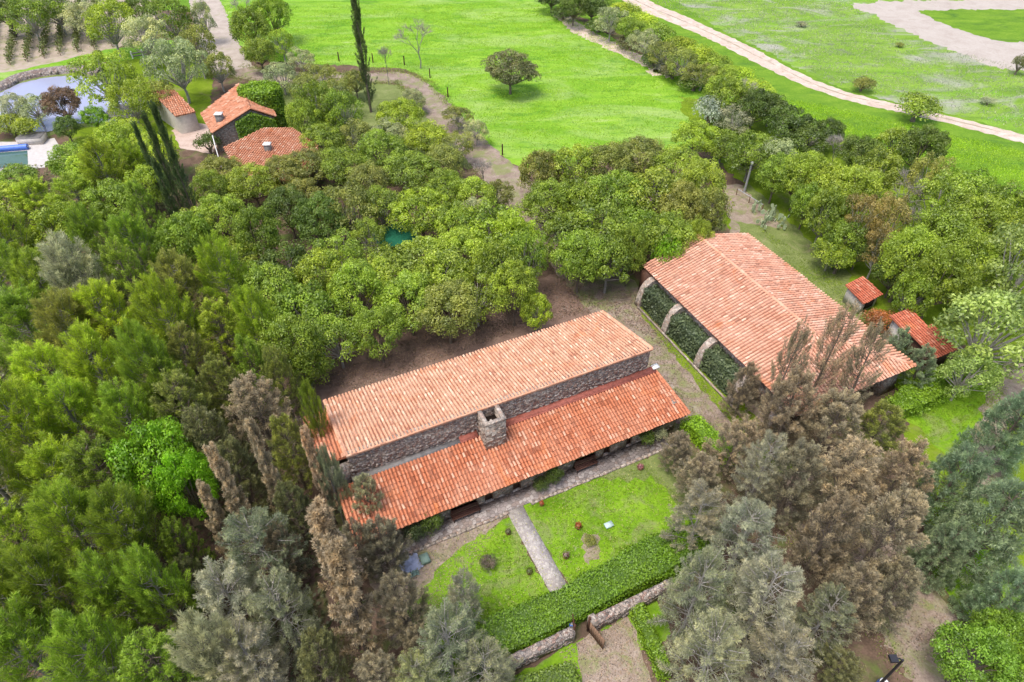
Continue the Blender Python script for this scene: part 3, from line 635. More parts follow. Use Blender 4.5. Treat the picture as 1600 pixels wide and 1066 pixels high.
# ---- shrubby trees between farmhouse and grove
SH = [('broad', 395, 290, 34, 5, 'grove', 'light green tree just below the front of the farmhouse roof'), ('broad', 440, 275, 36, 5, 'olive', 'olive tree covering the lower edge of the farmhouse roof'),
      ('broad', 485, 262, 34, 5, 'olive', 'olive tree hiding the right corner of the farmhouse roof'), ('broad', 470, 310, 34, 5, 'olive', 'olive brown tree between the farmhouse and the grove'),
      ('broad', 535, 262, 36, 5.5, 'green', 'grey green tree right of the farmhouse roof, among the olive trees'), ('broad', 575, 290, 36, 5.5, 'olive', 'olive tree in the middle of the shrubby belt behind the grove'),
      ('broad', 595, 240, 38, 5.5, 'green', 'mid green tree in the shrubby belt below the large cypress'), ('broad', 640, 270, 38, 5.5, 'grove', 'light green tree in the shrubby belt left of the lane'),
      ('broad', 690, 255, 36, 5.5, 'olive', 'olive tree in the shrubby belt against the lane'), ('broad', 665, 215, 34, 5, 'lime', 'yellow green tree beside the lane bend'),
      ('broad', 625, 185, 32, 5, 'lime', 'bright yellow green tree at the inner corner of the lane bend'), ('broad', 700, 300, 34, 5.5, 'green', 'green tree beside the lane above the grove'),
      ('broad', 740, 310, 32, 5, 'grove', 'light green tree overhanging the lane above the grove'), ('loose', 715, 230, 28, 4.5, 'olive', 'thin olive tree along the lane below the pasture corner'),
      ('broad', 505, 225, 30, 5, 'green', 'green tree right behind the farmhouse roof corner'), ('loose', 492, 165, 34, 8.5, 'green', 'green drooping tree right of the ivy tower'),
      ('loose', 536, 175, 32, 8, 'green', 'green drooping tree left of the large cypress foot'), ('loose', 525, 150, 28, 6, 'olive', 'thin olive tree behind the drooping green trees'),
      ('loose', 610, 210, 28, 5, 'palegreen', 'pale green thin tree right of the large cypress foot'), ('broad', 345, 270, 32, 5, 'olive', 'olive green tree below the courtyard'),
      ('broad', 240, 240, 36, 6, 'lime', 'yellow green tree left of the dark cypresses'), ('broad', 190, 225, 34, 6, 'lime', 'yellow green tree below the pond jetty'),
      ('broad', 150, 262, 36, 6, 'lime', 'bright yellow green tree right of the pool deck'), ('broad', 330, 300, 30, 5, 'green', 'green tree right of the dark cypresses'),
      ('broad', 30, 278, 26, 3, 'green', 'green tree right below the swimming pool'), ('shrub', 325, 226, 16, 2.5, 'deep', 'dark green round shrub in front of the courtyard corner'),
      ('broad', 230, 290, 32, 6, 'lime', 'lime green tree in front of the dark cypresses'), ('broad', 740, 345, 30, 5, 'palegreen', 'greyish thin tree between the lane and the grove')]
SH += [('broad', 476, 190, 28, 7, 'green', 'mid green tree touching the right side of the ivy tower'), ('loose', 560, 215, 28, 5, 'olive', 'olive tree below the dark low hedge'),
       ('loose', 440, 118, 26, 5, 'palegreen', 'pale thin tree on the lane behind the ivy tower top'), ('loose', 500, 118, 26, 5, 'olive', 'olive thin tree on the lane left of the tall cypress'),
       ('broad', 520, 195, 26, 5, 'lime', 'yellow green tree in the middle of the drooping green trees'), ('broad', 645, 155, 20, 3.5, 'palegreen', 'small pale green tree on the lane bend'),
       ('bare', 755, 265, 24, 5, 'twig', 'bare grey twiggy tree on the lane above the grove'), ('loose', 715, 180, 20, 3.5, 'olive', 'thin olive tree between the lane and the pasture, upper one'),
       ('loose', 745, 205, 20, 3.5, 'palegreen', 'thin pale tree between the lane and the pasture, lower one'), ('loose', 775, 300, 24, 5, 'olive', 'thin olive tree at the top left of the grove behind the large roof')]
for a in SH: tree(*a)
tree('cypress', 565, 75, 12, 17.6, 'dark', 'tall lone dark cypress standing at the pasture edge', zf=.55)
tree('cypress', 238, 262, 8, 11.5, 'dark', 'dark cypress, left one of the cypress cluster above the left wood', zf=.5)
tree('cypress', 258, 262, 9, 13.5, 'dark', 'dark cypress, second of the cypress cluster above the left wood', zf=.5)
tree('cypress', 280, 270, 10, 15, 'dark', 'dark cypress, tallest and rightmost of the cypress cluster above the left wood', zf=.5)
tree('cypress', 268, 318, 9, 9.5, 'dark', 'dark cypress standing in front of the cypress cluster above the left wood', zf=.5)
# ---- grove right of the lane
G2 = [(845, 275, 32, 'olive'), (890, 265, 34, 'grove'), (945, 262, 36, 'olive'), (1000, 245, 36, 'olive'), (1055, 262, 36, 'grove'), (1095, 290, 34, 'grove'), (860, 320, 34, 'green'), (905, 315, 38, 'green'),
      (960, 310, 40, 'green'), (1015, 310, 40, 'grove'), (1065, 330, 38, 'olive'), (1100, 335, 32, 'olive'), (885, 370, 38, 'green'), (935, 365, 40, 'green'), (990, 365, 38, 'green'), (1040, 370, 36, 'grove'), (1090, 372, 26, 'grove'),
      (905, 410, 34, 'green'), (950, 408, 36, 'green'), (985, 395, 26, 'green')]
seen = {}
for x, y, r, c in G2:
    rw = 0 if y < 300 else 1 if y < 350 else 2 if y < 380 else 3; seen[rw] = seen.get(rw, -1)+1
    cw = {'grove': 'light green', 'green': 'mid green', 'olive': 'olive green'}[c]
    tree(_rng.choice(['broad', 'leafy', 'broad']), x, y, r*1.08*_rng.uniform(.88, 1.12), 7*_rng.uniform(.88, 1.12), c, f'{cw} tree, {ORD[seen[rw]]} from left, {ORD[rw]} row from back, grove behind large roof', 'trees of the grove behind the large roof')
tree('shrub', 1045, 393, 20, 5.2, 'bright', 'bright green climber spilling over the back edge of the large roof', zf=.85)
# ---- belt of trees on the right
BT = [(1130, 150, 34, 6, 'broad', 'green'), (1165, 145, 28, 6, 'bare', 'twig'), (1110, 175, 22, 4, 'shrub', (.36, .42, .33)), (1150, 185, 30, 5, 'loose', 'greygreen'), (1180, 170, 28, 5, 'broad', 'deep'),
      (1205, 170, 28, 5, 'broad', 'deep'), (1235, 195, 30, 5, 'broad', 'deep'), (1265, 215, 32, 5, 'broad', 'deep'), (1310, 225, 32, 6, 'bare', 'twig'), (1345, 240, 32, 5, 'broad', 'deep'), (1295, 205, 26, 5, 'broad', 'deep'),
      (1400, 225, 30, 6.5, 'broad', 'green'), (1440, 235, 30, 6, 'broad', 'deep'), (1090, 215, 28, 5, 'broad', 'lime'), (1130, 225, 30, 5, 'broad', 'green'), (1175, 240, 34, 6, 'broad', 'green'),
      (1215, 245, 32, 6, 'loose', 'palegreen'), (1215, 272, 30, 6, 'broad', 'green'), (1250, 280, 34, 7, 'broad', 'grove'), (1290, 290, 32, 7, 'broad', 'grove'),
      (1262, 318, 28, 6, 'broad', 'green'), (1290, 335, 34, 7, 'broad', 'green'), (1330, 300, 36, 8, 'broad', 'grove'), (1370, 275, 34, 8, 'broad', 'grove'), (1420, 300, 38, 8, 'bare', 'twig'), (1450, 280, 34, 7, 'loose', 'olive'),
      (1345, 345, 34, 8, 'loose', 'orange'), (1385, 345, 30, 8, 'loose', 'orange'), (1375, 390, 28, 7, 'loose', 'orange'), (1315, 375, 30, 6, 'broad', 'green'), (1430, 350, 34, 8, 'bare', 'twig'), (1475, 320, 38, 8, 'loose', 'green'),
      (1520, 300, 36, 7, 'broad', 'green'), (1470, 385, 42, 8, 'broad', 'green'), (1520, 360, 42, 8, 'broad', 'green'), (1570, 330, 40, 8, 'broad', 'green'), (1420, 410, 40, 8, 'broad', 'green'), (1402, 425, 30, 6, 'broad', 'deep'),
      (1470, 440, 42, 8, 'broad', 'green'), (1525, 420, 42, 8, 'broad', 'grove'), (1590, 380, 38, 8, 'broad', 'grove'), (1430, 460, 32, 6, 'broad', 'green'), (1345, 388, 26, 5, 'broad', 'deep'), (1300, 395, 26, 4.5, 'broad', 'grove'), (1312, 405, 18, 3, 'shrub', 'lime')]
BT.sort(key=lambda a: (round(a[1]/38), a[0])); seen = {}; rks = sorted({round(a[1]/38) for a in BT})
for x, y, r, h, kd, c in BT:
    rw = round(y/38); seen[rw] = seen.get(rw, -1)+1
    cw = {'grove': 'light green', 'green': 'mid green', 'lime': 'yellow green', 'olive': 'olive', 'deep': 'dark green', 'twig': 'bare grey', 'orange': 'orange tinged', 'palegreen': 'pale green', 'greygreen': 'grey green'}.get(c, 'silvery')
    dd = {'broad': 'leafy tree', 'loose': 'loose crowned tree', 'bare': 'twiggy tree', 'shrub': 'bush'}[kd]
    tree(kd if kd != 'broad' or _rng.random() < .55 else 'leafy', x, y, r*1.05*_rng.uniform(.88, 1.12), h*_rng.uniform(.85, 1.12), c, f'{cw} {dd}, {ORD[seen[rw]]} from left, {ORD[rks.index(rw)]} row from back, right tree belt', 'trees of the belt along the meadow')
# ---- row of small trees along the pasture fence
FR = [(862, -5, 24, 5, 'deep'), (897, 12, 26, 5.5, 'deep'), (925, 12, 22, 5, 'deep'), (955, 32, 26, 6, 'palegreen'), (985, 48, 22, 4.5, 'green'), (1008, 66, 24, 5, 'palegreen'), (1035, 85, 22, 4.5, 'olive'), (1068, 100, 26, 5, 'olive'), (1098, 115, 24, 4.5, 'olive'), (1125, 118, 24, 4, 'green')]
for i, (x, y, r, h, c) in enumerate(FR): tree('loose' if c in ('palegreen', 'olive') else 'broad', x, y, r, h, c, f'small tree in the row along the dirt strip of the pasture, {ORD[i]} from the back', 'small trees along the pasture edge')
FB = [(940, 2, 20), (975, 15, 20), (1000, 35, 20), (1028, 52, 22), (1060, 72, 22), (1090, 88, 22), (1118, 100, 20), (1150, 120, 22), (1182, 140, 20)]
for i, (x, y, r) in enumerate(FB): tree('shrub', x, y, r*1.15, 2.6, 'lime' if i % 3 else 'green', f'low yellow green bush behind the pasture tree row, {ORD[i]} from the back', 'bushes behind the pasture tree row')
for i, (x, y, r, c) in enumerate([(880, 20, 14, 'deep'), (935, 40, 16, 'deep'), (985, 68, 16, 'darkolive'), (1022, 92, 15, 'deep'), (1052, 112, 15, 'darkolive'), (1085, 130, 16, 'deep')]):
    tree('shrub', x, y, r*1.25, 2.0, c, f'dark bush at the foot of the pasture tree row, {ORD[i]} from the back', 'dark bushes under the pasture tree row')
tree('broad', 797, 108, 40, 6.5, 'darkolive', 'lone dark spreading tree in the middle of the bright pasture')
tree('bare', 652, 55, 34, 9, 'twig', 'bare grey tree at the pasture corner by the lane bend')
tree('shrub', 1434, 170, 26, 3.2, 'green', 'lone green bush beside the pale dirt track')
tree('shrub', 1348, 132, 18, 1.8, 'olive', 'small olive bush in the scrubby field above the track')
tree('shrub', 1594, 100, 10, 3, 'darkolive', 'dark bush at the right edge of the white dirt clearing')
tree('bare', 602, 85, 16, 8, 'twig', 'small bare tree right of the tall lone cypress')
for i, (x, y, rr, hh) in enumerate([(1253, 38, 8, .8), (1405, 70, 7, .7), (1545, 158, 9, 1.0)]):
    tree('shrub', x, y, rr, hh, ('greygreen', 'olive')[i % 2], f'low greyish weed bush in the scrubby field, {ORD[i]} of those beyond the track', 'weed bushes of the scrubby field', name='weed_bush', cat='bush')
# ---- top left
TT = [('loose', 45, 25, 34, 8, 'green', 'green airy tree among the vine rows near the left edge'), ('broad', 8, 20, 26, 7, 'deep', 'dark green tree cut by the top left corner'), ('loose', 85, 12, 30, 8, 'green', 'airy tree above the vine rows, second from the left edge'),
      ('loose', 130, 25, 30, 7, 'palegreen', 'pale airy tree above the vine rows, in the middle'), ('loose', 170, 38, 38, 9, 'lime', 'yellow green airy tree behind the pond'), ('loose', 165, 118, 46, 10, 'green', 'large grey green tree with white branches overhanging the pond'),
      ('loose', 205, 160, 34, 7, 'lime', 'yellow green tree at the right bank of the pond'), ('loose', 225, 55, 34, 9, 'palegreen', 'pale airy tree left of the gravel lane'), ('loose', 265, 30, 34, 9, 'green', 'green airy tree left of the top of the gravel lane'),
      ('loose', 275, 100, 38, 10, 'palegreen', 'tall pale airy tree in front of the small red roof left of the lane'), ('loose', 305, 70, 26, 9, 'olive', 'thin olive tree over the left edge of the gravel lane'), ('broad', 215, 15, 26, 6, 'deep', 'dark tree at the top edge left of the lane'),
      ('broad', 392, 45, 30, 8, 'green', 'green tree right of the gravel lane'), ('broad', 425, 25, 28, 8, 'green', 'green tree right of the gravel lane, at the pasture edge'), ('loose', 440, 68, 24, 5, 'lime', 'small yellow green tree at the pasture edge right of the lane'),
      ('broad', 405, 85, 26, 5, 'green', 'green tree at the lane corner behind the ivy tower'), ('loose', 470, 90, 22, 4.5, 'palegreen', 'small pale tree on the pasture edge left of the tall cypress'), ('bare', 375, 15, 18, 8, 'twig', 'bare grey tree at the top right of the gravel lane'),
      ('loose', 340, 108, 24, 6, 'olive', 'thin olive tree over the lane end above the farmhouse'), ('loose', 250, 150, 24, 6, 'olive', 'olive tree left of the small red roof'), ('broad', 98, 165, 26, 5, 'maroon', 'dark reddish brown tree standing in front of the pond'),
      ('broad', 103, 200, 20, 4, 'deep', 'dark green round tree by the pool deck'), ('broad', 148, 185, 18, 3.5, 'bright', 'bright green round tree between pond and jetty'), ('loose', 55, 170, 26, 4.5, 'palegreen', 'thin pale tree in front of the pond'),
      ('loose', 18, 165, 22, 5, 'greygreen', 'grey green tree at the left bank of the pond'), ('shrub', 12, 195, 22, 2.4, 'yellow', 'yellow green bush above the pool near the left edge'), ('shrub', 45, 200, 22, 2.4, 'yellow', 'yellow green bush right above the pool'),
      ('loose', 480, 140, 24, 5, 'olive', 'thin olive tree right of the top of the ivy tower'), ('broad', 555, 130, 18, 4, 'olive', 'low olive tree at the foot of the pasture left of the cypress'),
      ('loose', 190, 205, 26, 4, 'lime', 'light yellow bushy tree right of the jetty'), ('loose', 315, 25, 16, 8, 'palegreen', 'slim pale tree on the left edge of the gravel lane at the top')]
for a in TT: tree(*a)

# ------------------------------------------------------------------ hedges and leaf-clad volumes
def leafbox(poly, z0, z1, dens, leaf, rng, mb, bulge=.15, core=True, slot=0, toprough=.12):
    """leaf cards over the sides and top of an extruded polygon (world xy)"""
    poly = [np.array(p[:2], float) for p in poly]; n = len(poly)
    A = .5*sum(poly[i][0]*poly[(i+1) % n][1]-poly[(i+1) % n][0]*poly[i][1] for i in range(n))
    if A < 0: poly = poly[::-1]; A = -A
    for i in range(n):
        a, b = poly[i], poly[(i+1) % n]; L = np.linalg.norm(b-a); k = int(L*(z1-z0)*dens)
        if k < 1: continue
        nr = np.array([(b-a)[1], -(b-a)[0]])/L; t = rng.uniform(0, 1, k)[:, None]; z = rng.uniform(z0, z1, k)
        P = a+(b-a)*t; w = np.sin(P[:, 0]*2.1+z*3)*.4+np.sin(P[:, 1]*2.7+z*1.3)*.4+rng.normal(size=k)*.5
        P = P+nr*(w*bulge)[:, None]
        N = np.column_stack([np.tile(nr, (k, 1)), np.full(k, .35)])+rng.normal(size=(k, 3))*.5
        s_ = leaf*rng.uniform(.7, 1.3, k); v, f = cards(np.column_stack([P, z]), N, s_, s_*.6, rng)
        mb.add(v, f, np.clip(.45+.2*w+rng.uniform(-.25, .25, k), 0, 1), slot)
    k = int(A*dens); P = scatter(poly, k, rng); w = np.sin(P[:, 0]*1.9)*np.cos(P[:, 1]*2.3)+rng.normal(size=len(P))*.5
    N = np.tile([0, 0, 1.], (len(P), 1))+rng.normal(size=(len(P), 3))*.5
    s_ = leaf*rng.uniform(.7, 1.3, len(P)); v, f = cards(np.column_stack([P, z1+w*toprough]), N, s_, s_*.6, rng)
    mb.add(v, f, np.clip(.5+.16*w+rng.uniform(-.25, .25, len(P)), 0, 1), slot)
    if core:
        c = sum(poly)/n; ins = [p+(c-p)/np.linalg.norm(c-p)*min(.15, .3*np.linalg.norm(c-p)) for p in poly]; mb.prism(ins, z0, z1-.12, .15, slot)
def hedge(name, poly, z1, color, label, cat='hedge', dens=170, leaf=.08, z0=0.0, seed=0, bulge=.15, group=None, top=.12):
    mb = MB(); leafbox(poly, z0, z1, dens, leaf, np.random.default_rng(900+seed), mb, bulge, toprough=top)
    o = mb.build(name, FOL); o.color = (*C_[color], 1) if isinstance(color, str) else (*color, 1); tag(o, label, cat, group); return o
hedge('hedge', [uv(4.5, 16.25), uv(12.5, 16.35), uv(20.5, 16.6), uv(23.5, 16.9), uv(23.8, 18.9), uv(20, 19.3), uv(12.5, 18.6), uv(4.5, 19.0)], 1.45, (.17, .32, .014), 'broad bright green hedge between the garden lawn and the stone wall', seed=1, bulge=.2, top=.12, dens=230, leaf=.075)
hedge('hedge', [uv(16.2, 15.5), uv(17.1, 15.6), uv(16.4, 11), uv(15.6, 11)], 1.1, (.24, .42, .02), 'narrow green hedge along the right side of the forecourt', seed=2)
hedge('hedge', [uv(6.8, 14.9), uv(10.9, 14.2), uv(10.6, 11.2), uv(6.8, 11.5)], .9, (.17, .27, .03), 'dark green clipped planting below the stone wall, left of the forecourt', seed=3)
hedge('hedge', [uv(28.9, 27.4), uv(30.5, 27.4), uv(31.1, 22.5), uv(29.8, 22.5)], 1.4, (.26, .46, .018), 'green hedge at the right end of the long house beside the lane', seed=4)
hedge('hedge', gp([(1380, 640), (1420, 600), (1520, 575), (1540, 590), (1440, 645), (1400, 660)]), 1.3, (.22, .38, .02), 'green shrubbery below the small red roof', cat='shrubbery', seed=5, bulge=.4)
mb = MB(); rg = np.random.default_rng(77)
c0 = np.array([-36.4, 95.5]); ring = [(c0[0]+3.1*math.cos(a), c0[1]+2.4*math.sin(a)) for a in np.arange(14)*2*np.pi/14]
leafbox(ring, 0, 6.0, 45, .16, rg, mb, .12); o = mb.build('ivy_tower', FOL); o.color = (.24, .42, .015, 1)
tag(o, 'tall round ivy covered tower behind the farmhouse gable', 'tower')
# lime hedge blocks far back and low plants along the lane
hedge('hedge', gp([(560, 212), (640, 205), (650, 220), (570, 230)]), 1.2, 'deep', 'dark low hedge behind the foot of the tall cypress', seed=6, dens=40, leaf=.16)

# ------------------------------------------------------------------ buildings
def tiles(mb, O, X, Y, poly, sp=.28, row=.42, r=None, seed=0, slot=0, h0=.02, sag=0):
    """barrel tiles on the plane O + x*X + y*Y (X along the eave, Y up the slope), clipped to the 2-D polygon"""
    rng = np.random.default_rng(seed); O, X, Y = (np.array(a, float) for a in (O, X, Y)); N = np.cross(X, Y); N /= np.linalg.norm(N)
    if N[2] < 0: N = -N
    r = r or sp*.335; poly = np.array(poly, float)
    # deck under the tiles
    n = len(poly); top = [O+X*p[0]+Y*p[1] for p in poly]; bot = [t-N*.10 for t in top]
    A2 = .5*sum(poly[i][0]*poly[(i+1) % n][1]-poly[(i+1) % n][0]*poly[i][1] for i in range(n))
    for i in range(n): mb.add([top[i], top[(i+1) % n], bot[(i+1) % n], bot[i]], [(0, 1, 2, 3)], .08, slot)
    for i in range(1, n-1): mb.add([top[0], top[i], top[i+1]], [(0, 1, 2)], .03, slot); mb.add([bot[0], bot[i+1], bot[i]], [(0, 1, 2)], .1, slot)
    x = poly[:, 0].min()+sp*.5; k = 5; an = np.linspace(0, np.pi, k)
    VV = []; TT = []
    while x < poly[:, 0].max():
        ys = []
        for i in range(n):
            a, b = poly[i], poly[(i+1) % n]
            if (a[0] <= x) != (b[0] <= x): ys.append(a[1]+(b[1]-a[1])*(x-a[0])/(b[0]-a[0]))
        ys.sort()
        if len(ys) >= 2:
            y0, y1 = ys[0]-.06+rng.uniform(-.03, .03), ys[-1]; m = max(1, int(round((y1-y0)/row))); ct = rng.uniform(-.10, .10); dx = rng.uniform(-.012, .012)
            for j in range(m):
                ya = y0+(y1-y0)*j/m; yb = min(y1, y0+(y1-y0)*(j+1)/m+.05); q = rng.uniform(-.022, .022); hz = .018*math.sin(x*.8+seed)*math.sin(ya*1.1)+.018+(rng.uniform(.02, .05) if rng.random() < .03 else 0); ya -= rng.uniform(.05, .16) if rng.random() < .02 and j else 0; ra = r*rng.uniform(1.0, 1.1); rb = r*.86
                pa = [O+X*(x+dx+q-math.cos(t)*ra)+Y*ya+N*(h0+.055+hz+math.sin(t)*ra*.85) for t in an]
                pb = [O+X*(x+dx-q-math.cos(t)*rb)+Y*yb+N*(h0+hz+math.sin(t)*rb*.85) for t in an]
                VV += pa+pb; TT.append(np.clip(.46+ct+rng.normal()*.20, .05, 1))
        x += sp
    if VV:
        VV = np.array(VV); m = len(TT); base = np.arange(m)*2*k
        q = np.array([(i, i+1, k+i+1, k+i) for i in range(k-1)])
        FQ = (base[:, None, None]+q[None]).reshape(-1, 4); mb.add(VV, FQ, np.repeat(TT, k-1), slot)
        fr = np.array([(0, 1, 3, 4)]); FF = (base[:, None, None]+fr[None]).reshape(-1, 4); mb.add(VV, FF, .03, slot)
    return mb
def ridge_tiles(mb, a, b, r=.13, L=.42, seed=0, slot=0):
    rng = np.random.default_rng(seed); a = np.array(a, float); b = np.array(b, float); D = np.linalg.norm(b-a); d = (b-a)/D; m = int(D/L)+1
    s = np.cross(d, [0, 0, 1]); s /= np.linalg.norm(s); up = np.cross(s, d); an = np.linspace(0, np.pi, 6)
    for j in range(m):
        p0 = a+d*D*j/m; p1 = a+d*(D*(j+1)/m+.04); r0 = r*1.12; r1 = r*.95
        v = [p0+s*math.cos(t)*r0+up*(math.sin(t)*r0*.9+.03) for t in an]+[p1+s*math.cos(t)*r1+up*(math.sin(t)*r1*.9) for t in an]
        mb.add(v, [(i, i+1, 7+i, 6+i) for i in range(5)], np.clip(.42+rng.normal()*.16, 0, .7), slot)

def house_frame(name, u0, v0, label, cat):
    p = uv(u0, v0); return empty(name, (p[0], p[1], 0), TH, label, cat)
# ===== long house (local axes: x = along facade, y = towards the back)
LU, LV = 1.9, 27.0
h1 = house_frame('long_house', LU, LV, 'long stone house with two stepped terracotta tile roofs and a stone chimney', 'house')
W = 26.0                      # upper part 1.9..27.9
yw = 31.75-LV                 # high wall
# upper roof: slopes from the high wall (z 6.4) down to the back eave (z 4.5)
mb = MB(); yb = 39.4-LV; sl = math.hypot(yb-yw+.15, 1.9); Yd = np.array([0, -(yb-yw+.15), 1.9])/sl
tiles(mb, (W, yb, 4.5), (-1, 0, 0), Yd, [(0, 0), (W, 0), (W, sl), (0, sl)], .28, .42, seed=1)
ru = mb.build('upper_roof', TILE_PALE, h1)
mb = MB(); ridge_tiles(mb, (0, yw-.10, 6.42), (W, yw-.10, 6.42), .075, seed=3)
mb.build('ridge_cap', TILE_PALE, ru)
for xv in (W+.02, -.02): mb = MB(); ridge_tiles(mb, (xv, yb, 4.55), (xv, yw-.1, 6.46), .12, seed=4); mb.build('verge_tiles', TILE_PALE, ru)
# high rubble wall with irregular stones standing proud
mb = MB(); rs = np.random.default_rng(6)
mb.box(.1, W-.1, yw, yw+.4, 3.4, 6.36, .5)
for i in range(1500):
    x = rs.uniform(.15, W-.3); z = rs.uniform(3.7, 6.3); a, b_ = rs.uniform(.09, .24), rs.uniform(.05, .13); d = rs.uniform(.02, .09)
    j = rs.uniform(-.03, .03, 8)
    mb.hexa([(x-a+j[0], yw+.02, z-b_+j[1]), (x+a+j[2], yw+.02, z-b_), (x+a, yw+.02, z+b_+j[3]), (x-a, yw+.02, z+b_),
             (x-a*.8, yw-d, z-b_*.8), (x+a*.8, yw-d, z-b_*.8+j[4]), (x+a*.8+j[5], yw-d, z+b_*.8), (x-a*.8, yw-d, z+b_*.8)], .5)
mb.build('high_wall', STONE, h1)
# the rest of the walls
mb = MB(); mb.box(.2, W-.2, yb-.7, yb-.3, 0, 4.5); mb.box(.2, .6, yw+.4, yb-.7, 0, 4.6); mb.box(W-.6, W-.2, yw+.4, yb-.7, 0, 4.6)
mb.hexa([(W-.6, yw+.4, 4.6), (W-.2, yw+.4, 4.6), (W-.2, yb-.7, 4.6), (W-.6, yb-.7, 4.6), (W-.6, yw+.4, 6.15), (W-.2, yw+.4, 6.15), (W-.2, yb-.7, 4.62), (W-.6, yb-.7, 4.62)])
mb.hexa([(.2, yw+.4, 4.6), (.6, yw+.4, 4.6), (.6, yb-.7, 4.6), (.2, yb-.7, 4.6), (.2, yw+.4, 6.15), (.6, yw+.4, 6.15), (.6, yb-.7, 4.62), (.2, yb-.7, 4.62)])
mb.build('rear_wall', STONE, h1)
# lower roof
LX0, LX1 = -1.3, 27.2
mb = MB(); sl = math.hypot(yw-.42, 1.25); Yd = np.array([0, yw-.42, 1.25])/sl
tiles(mb, (LX0, 0, 2.5), (1, 0, 0), Yd, [(0, 0), (LX1-LX0, 0), (LX1-LX0-.6, sl), (0, sl)], .28, .42, seed=2)
rl = mb.build('lower_roof', TILE_ORANGE, h1)
mb = MB(); ridge_tiles(mb, (LX1+.02, 0, 2.55), (LX1-.58, yw-.4, 3.8), .12, seed=8)
mb.build('verge_tiles', TILE_ORANGE, rl)
mb = MB(); mb.box(LX0+.1, LX1-.3, .06, .14, 2.26, 2.42); mb.build('fascia_board', WOOD, rl)
# gutter between wall and lower roof: grey at the left, painted red at the right
mb = MB(); mb.hexa([(0, yw-.44, 3.60), (8.5, yw-.44, 3.60), (8.5, yw-.1, 3.5), (0, yw-.1, 3.5), (0, yw-.44, 3.87), (8.5, yw-.44, 3.87), (8.5, yw, 3.96), (0, yw, 3.96)]); mb.build('gutter', CONC, h1)
for xa, xb in ((8.51, 10.0), (12.0, 26.6)):
    mb = MB(); mb.hexa([(xa, yw-.44, 3.60), (xb, yw-.44, 3.60), (xb, yw-.1, 3.5), (xa, yw-.1, 3.5), (xa, yw-.44, 3.90), (xb, yw-.44, 3.90), (xb, yw, 4.14), (xa, yw, 4.14)])
    mb.box(xa, xb, yw-.52, yw-.445, 3.70, 3.93); mb.build('flashing', FLASH, h1)
mb = MB(); mb.box(26.35, 27.0, yw-.35, yw+.15, 4.0, 4.12); mb.build('coping_slab', WHITEP, h1)
# left annex roof just below the upper one
mb = MB(); sl = math.hypot(6.4, 1.5); Yd = np.array([0, -6.4, 1.5])/sl
tiles(mb, (.25, yw+6.9, 4.15), (-1, 0, 0), Yd, [(0, 0), (2.3, 0), (2.3, sl), (0, sl)], .28, .42, seed=9)
mb.build('annex_roof', TILE_ORANGE, h1)
mb = MB(); mb.box(-1.9, -1.5, yw+.4, yw+6.4, 0, 4.1); mb.box(-1.9, .1, yw+.1, yw+.45, 0, 5.2); mb.build('annex_wall', STONE, h1)
# chimney: three stone sides standing against the high wall
cx0, cx1, cy0 = 10.15, 11.80, 30.05-LV; zt = 6.32; tk = .24
ch = MB(); ch.box(cx0, cx1, cy0, cy0+tk, 2.9, zt); ch.box(cx0, cx0+tk, cy0+tk, yw-.003, 2.9, zt); ch.box(cx1-tk, cx1, cy0+tk, yw-.003, 2.9, zt)
for i in range(160):
    side = rs.integers(0, 3); z = rs.uniform(3.5, 6.2); a, b_ = rs.uniform(.08, .18), rs.uniform(.06, .12); d = rs.uniform(.01, .05)
    if side == 0: x = rs.uniform(cx0+.1, cx1-.1); ch.box(x-a, x+a, cy0-d, cy0+.02, z-b_, z+b_)
    else:
        y = rs.uniform(cy0+.15, yw-.2); X = cx0 if side == 1 else cx1
        ch.box(min(X, X+(-d if side == 1 else d)), max(X, X+(-d if side == 1 else d)), y-a, y+a, z-b_, z+b_)
cho = ch.build('chimney', STONE_PALE, h1)
cc = MB(); cc.box(cx0-.05, cx1+.05, cy0-.05, cy0+tk+.04, zt+.003, zt+.09); cc.box(cx0-.05, cx0+tk+.04, cy0+tk+.04, yw-.1, zt+.003, zt+.09); cc.box(cx1-tk-.04, cx1+.05, cy0+tk+.04, yw-.1, zt+.003, zt+.09); cc.build('coping', STONE_PALE, cho)
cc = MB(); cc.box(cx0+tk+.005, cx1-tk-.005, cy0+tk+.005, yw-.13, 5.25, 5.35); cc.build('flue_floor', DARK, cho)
cc = MB(); cc.box(cx0+.72, cx0+.86, cy0+.45, cy0+.95, 5.36, 5.70); cc.build('flue_divider', PLASTER, cho)
# facade: openings (x from, x to, sill, head)
fy = .75
ops = [(6.1, 8.25, .5, 2.0, 'window'), (8.9, 9.65, .15, 2.05, 'door'), (11.3, 12.05, .15, 2.05, 'door'), (16.85, 18.85, .5, 2.0, 'window'), (19.55, 20.25, .15, 2.05, 'door'), (21.75, 22.35, .15, 2.05, 'door')]
fw = MB(); x = LX0+.25
for a, b_, s0, s1, kd in ops:
    fw.box(x, a, fy, fy+.4, 0, 2.42); fw.box(a, b_, fy, fy+.4, s1, 2.42)
    fw.box(a, b_, fy, fy+.4, 0, s0); x = b_
fw.box(x, LX1-.55, fy, fy+.4, 0, 2.42)
fw.box(LX1-.95, LX1-.55, fy+.4, yw, 0, 3.0); fw.box(LX0+.25, LX0+.65, fy+.4, yw, 0, 3.0)
for i in range(340):
    x = rs.uniform(LX0+.5, LX1-.9); z = rs.uniform(.15, 2.3); a, b_ = rs.uniform(.1, .24), rs.uniform(.06, .13); d = rs.uniform(.02, .06)
    if any(o_[0]-.26 < x < o_[1]+.26 and o_[2]-.15 < z < o_[3]+.15 for o_ in ops): continue
    fw.box(x-a, x+a, fy-d, fy+.02, z-b_, z+b_)
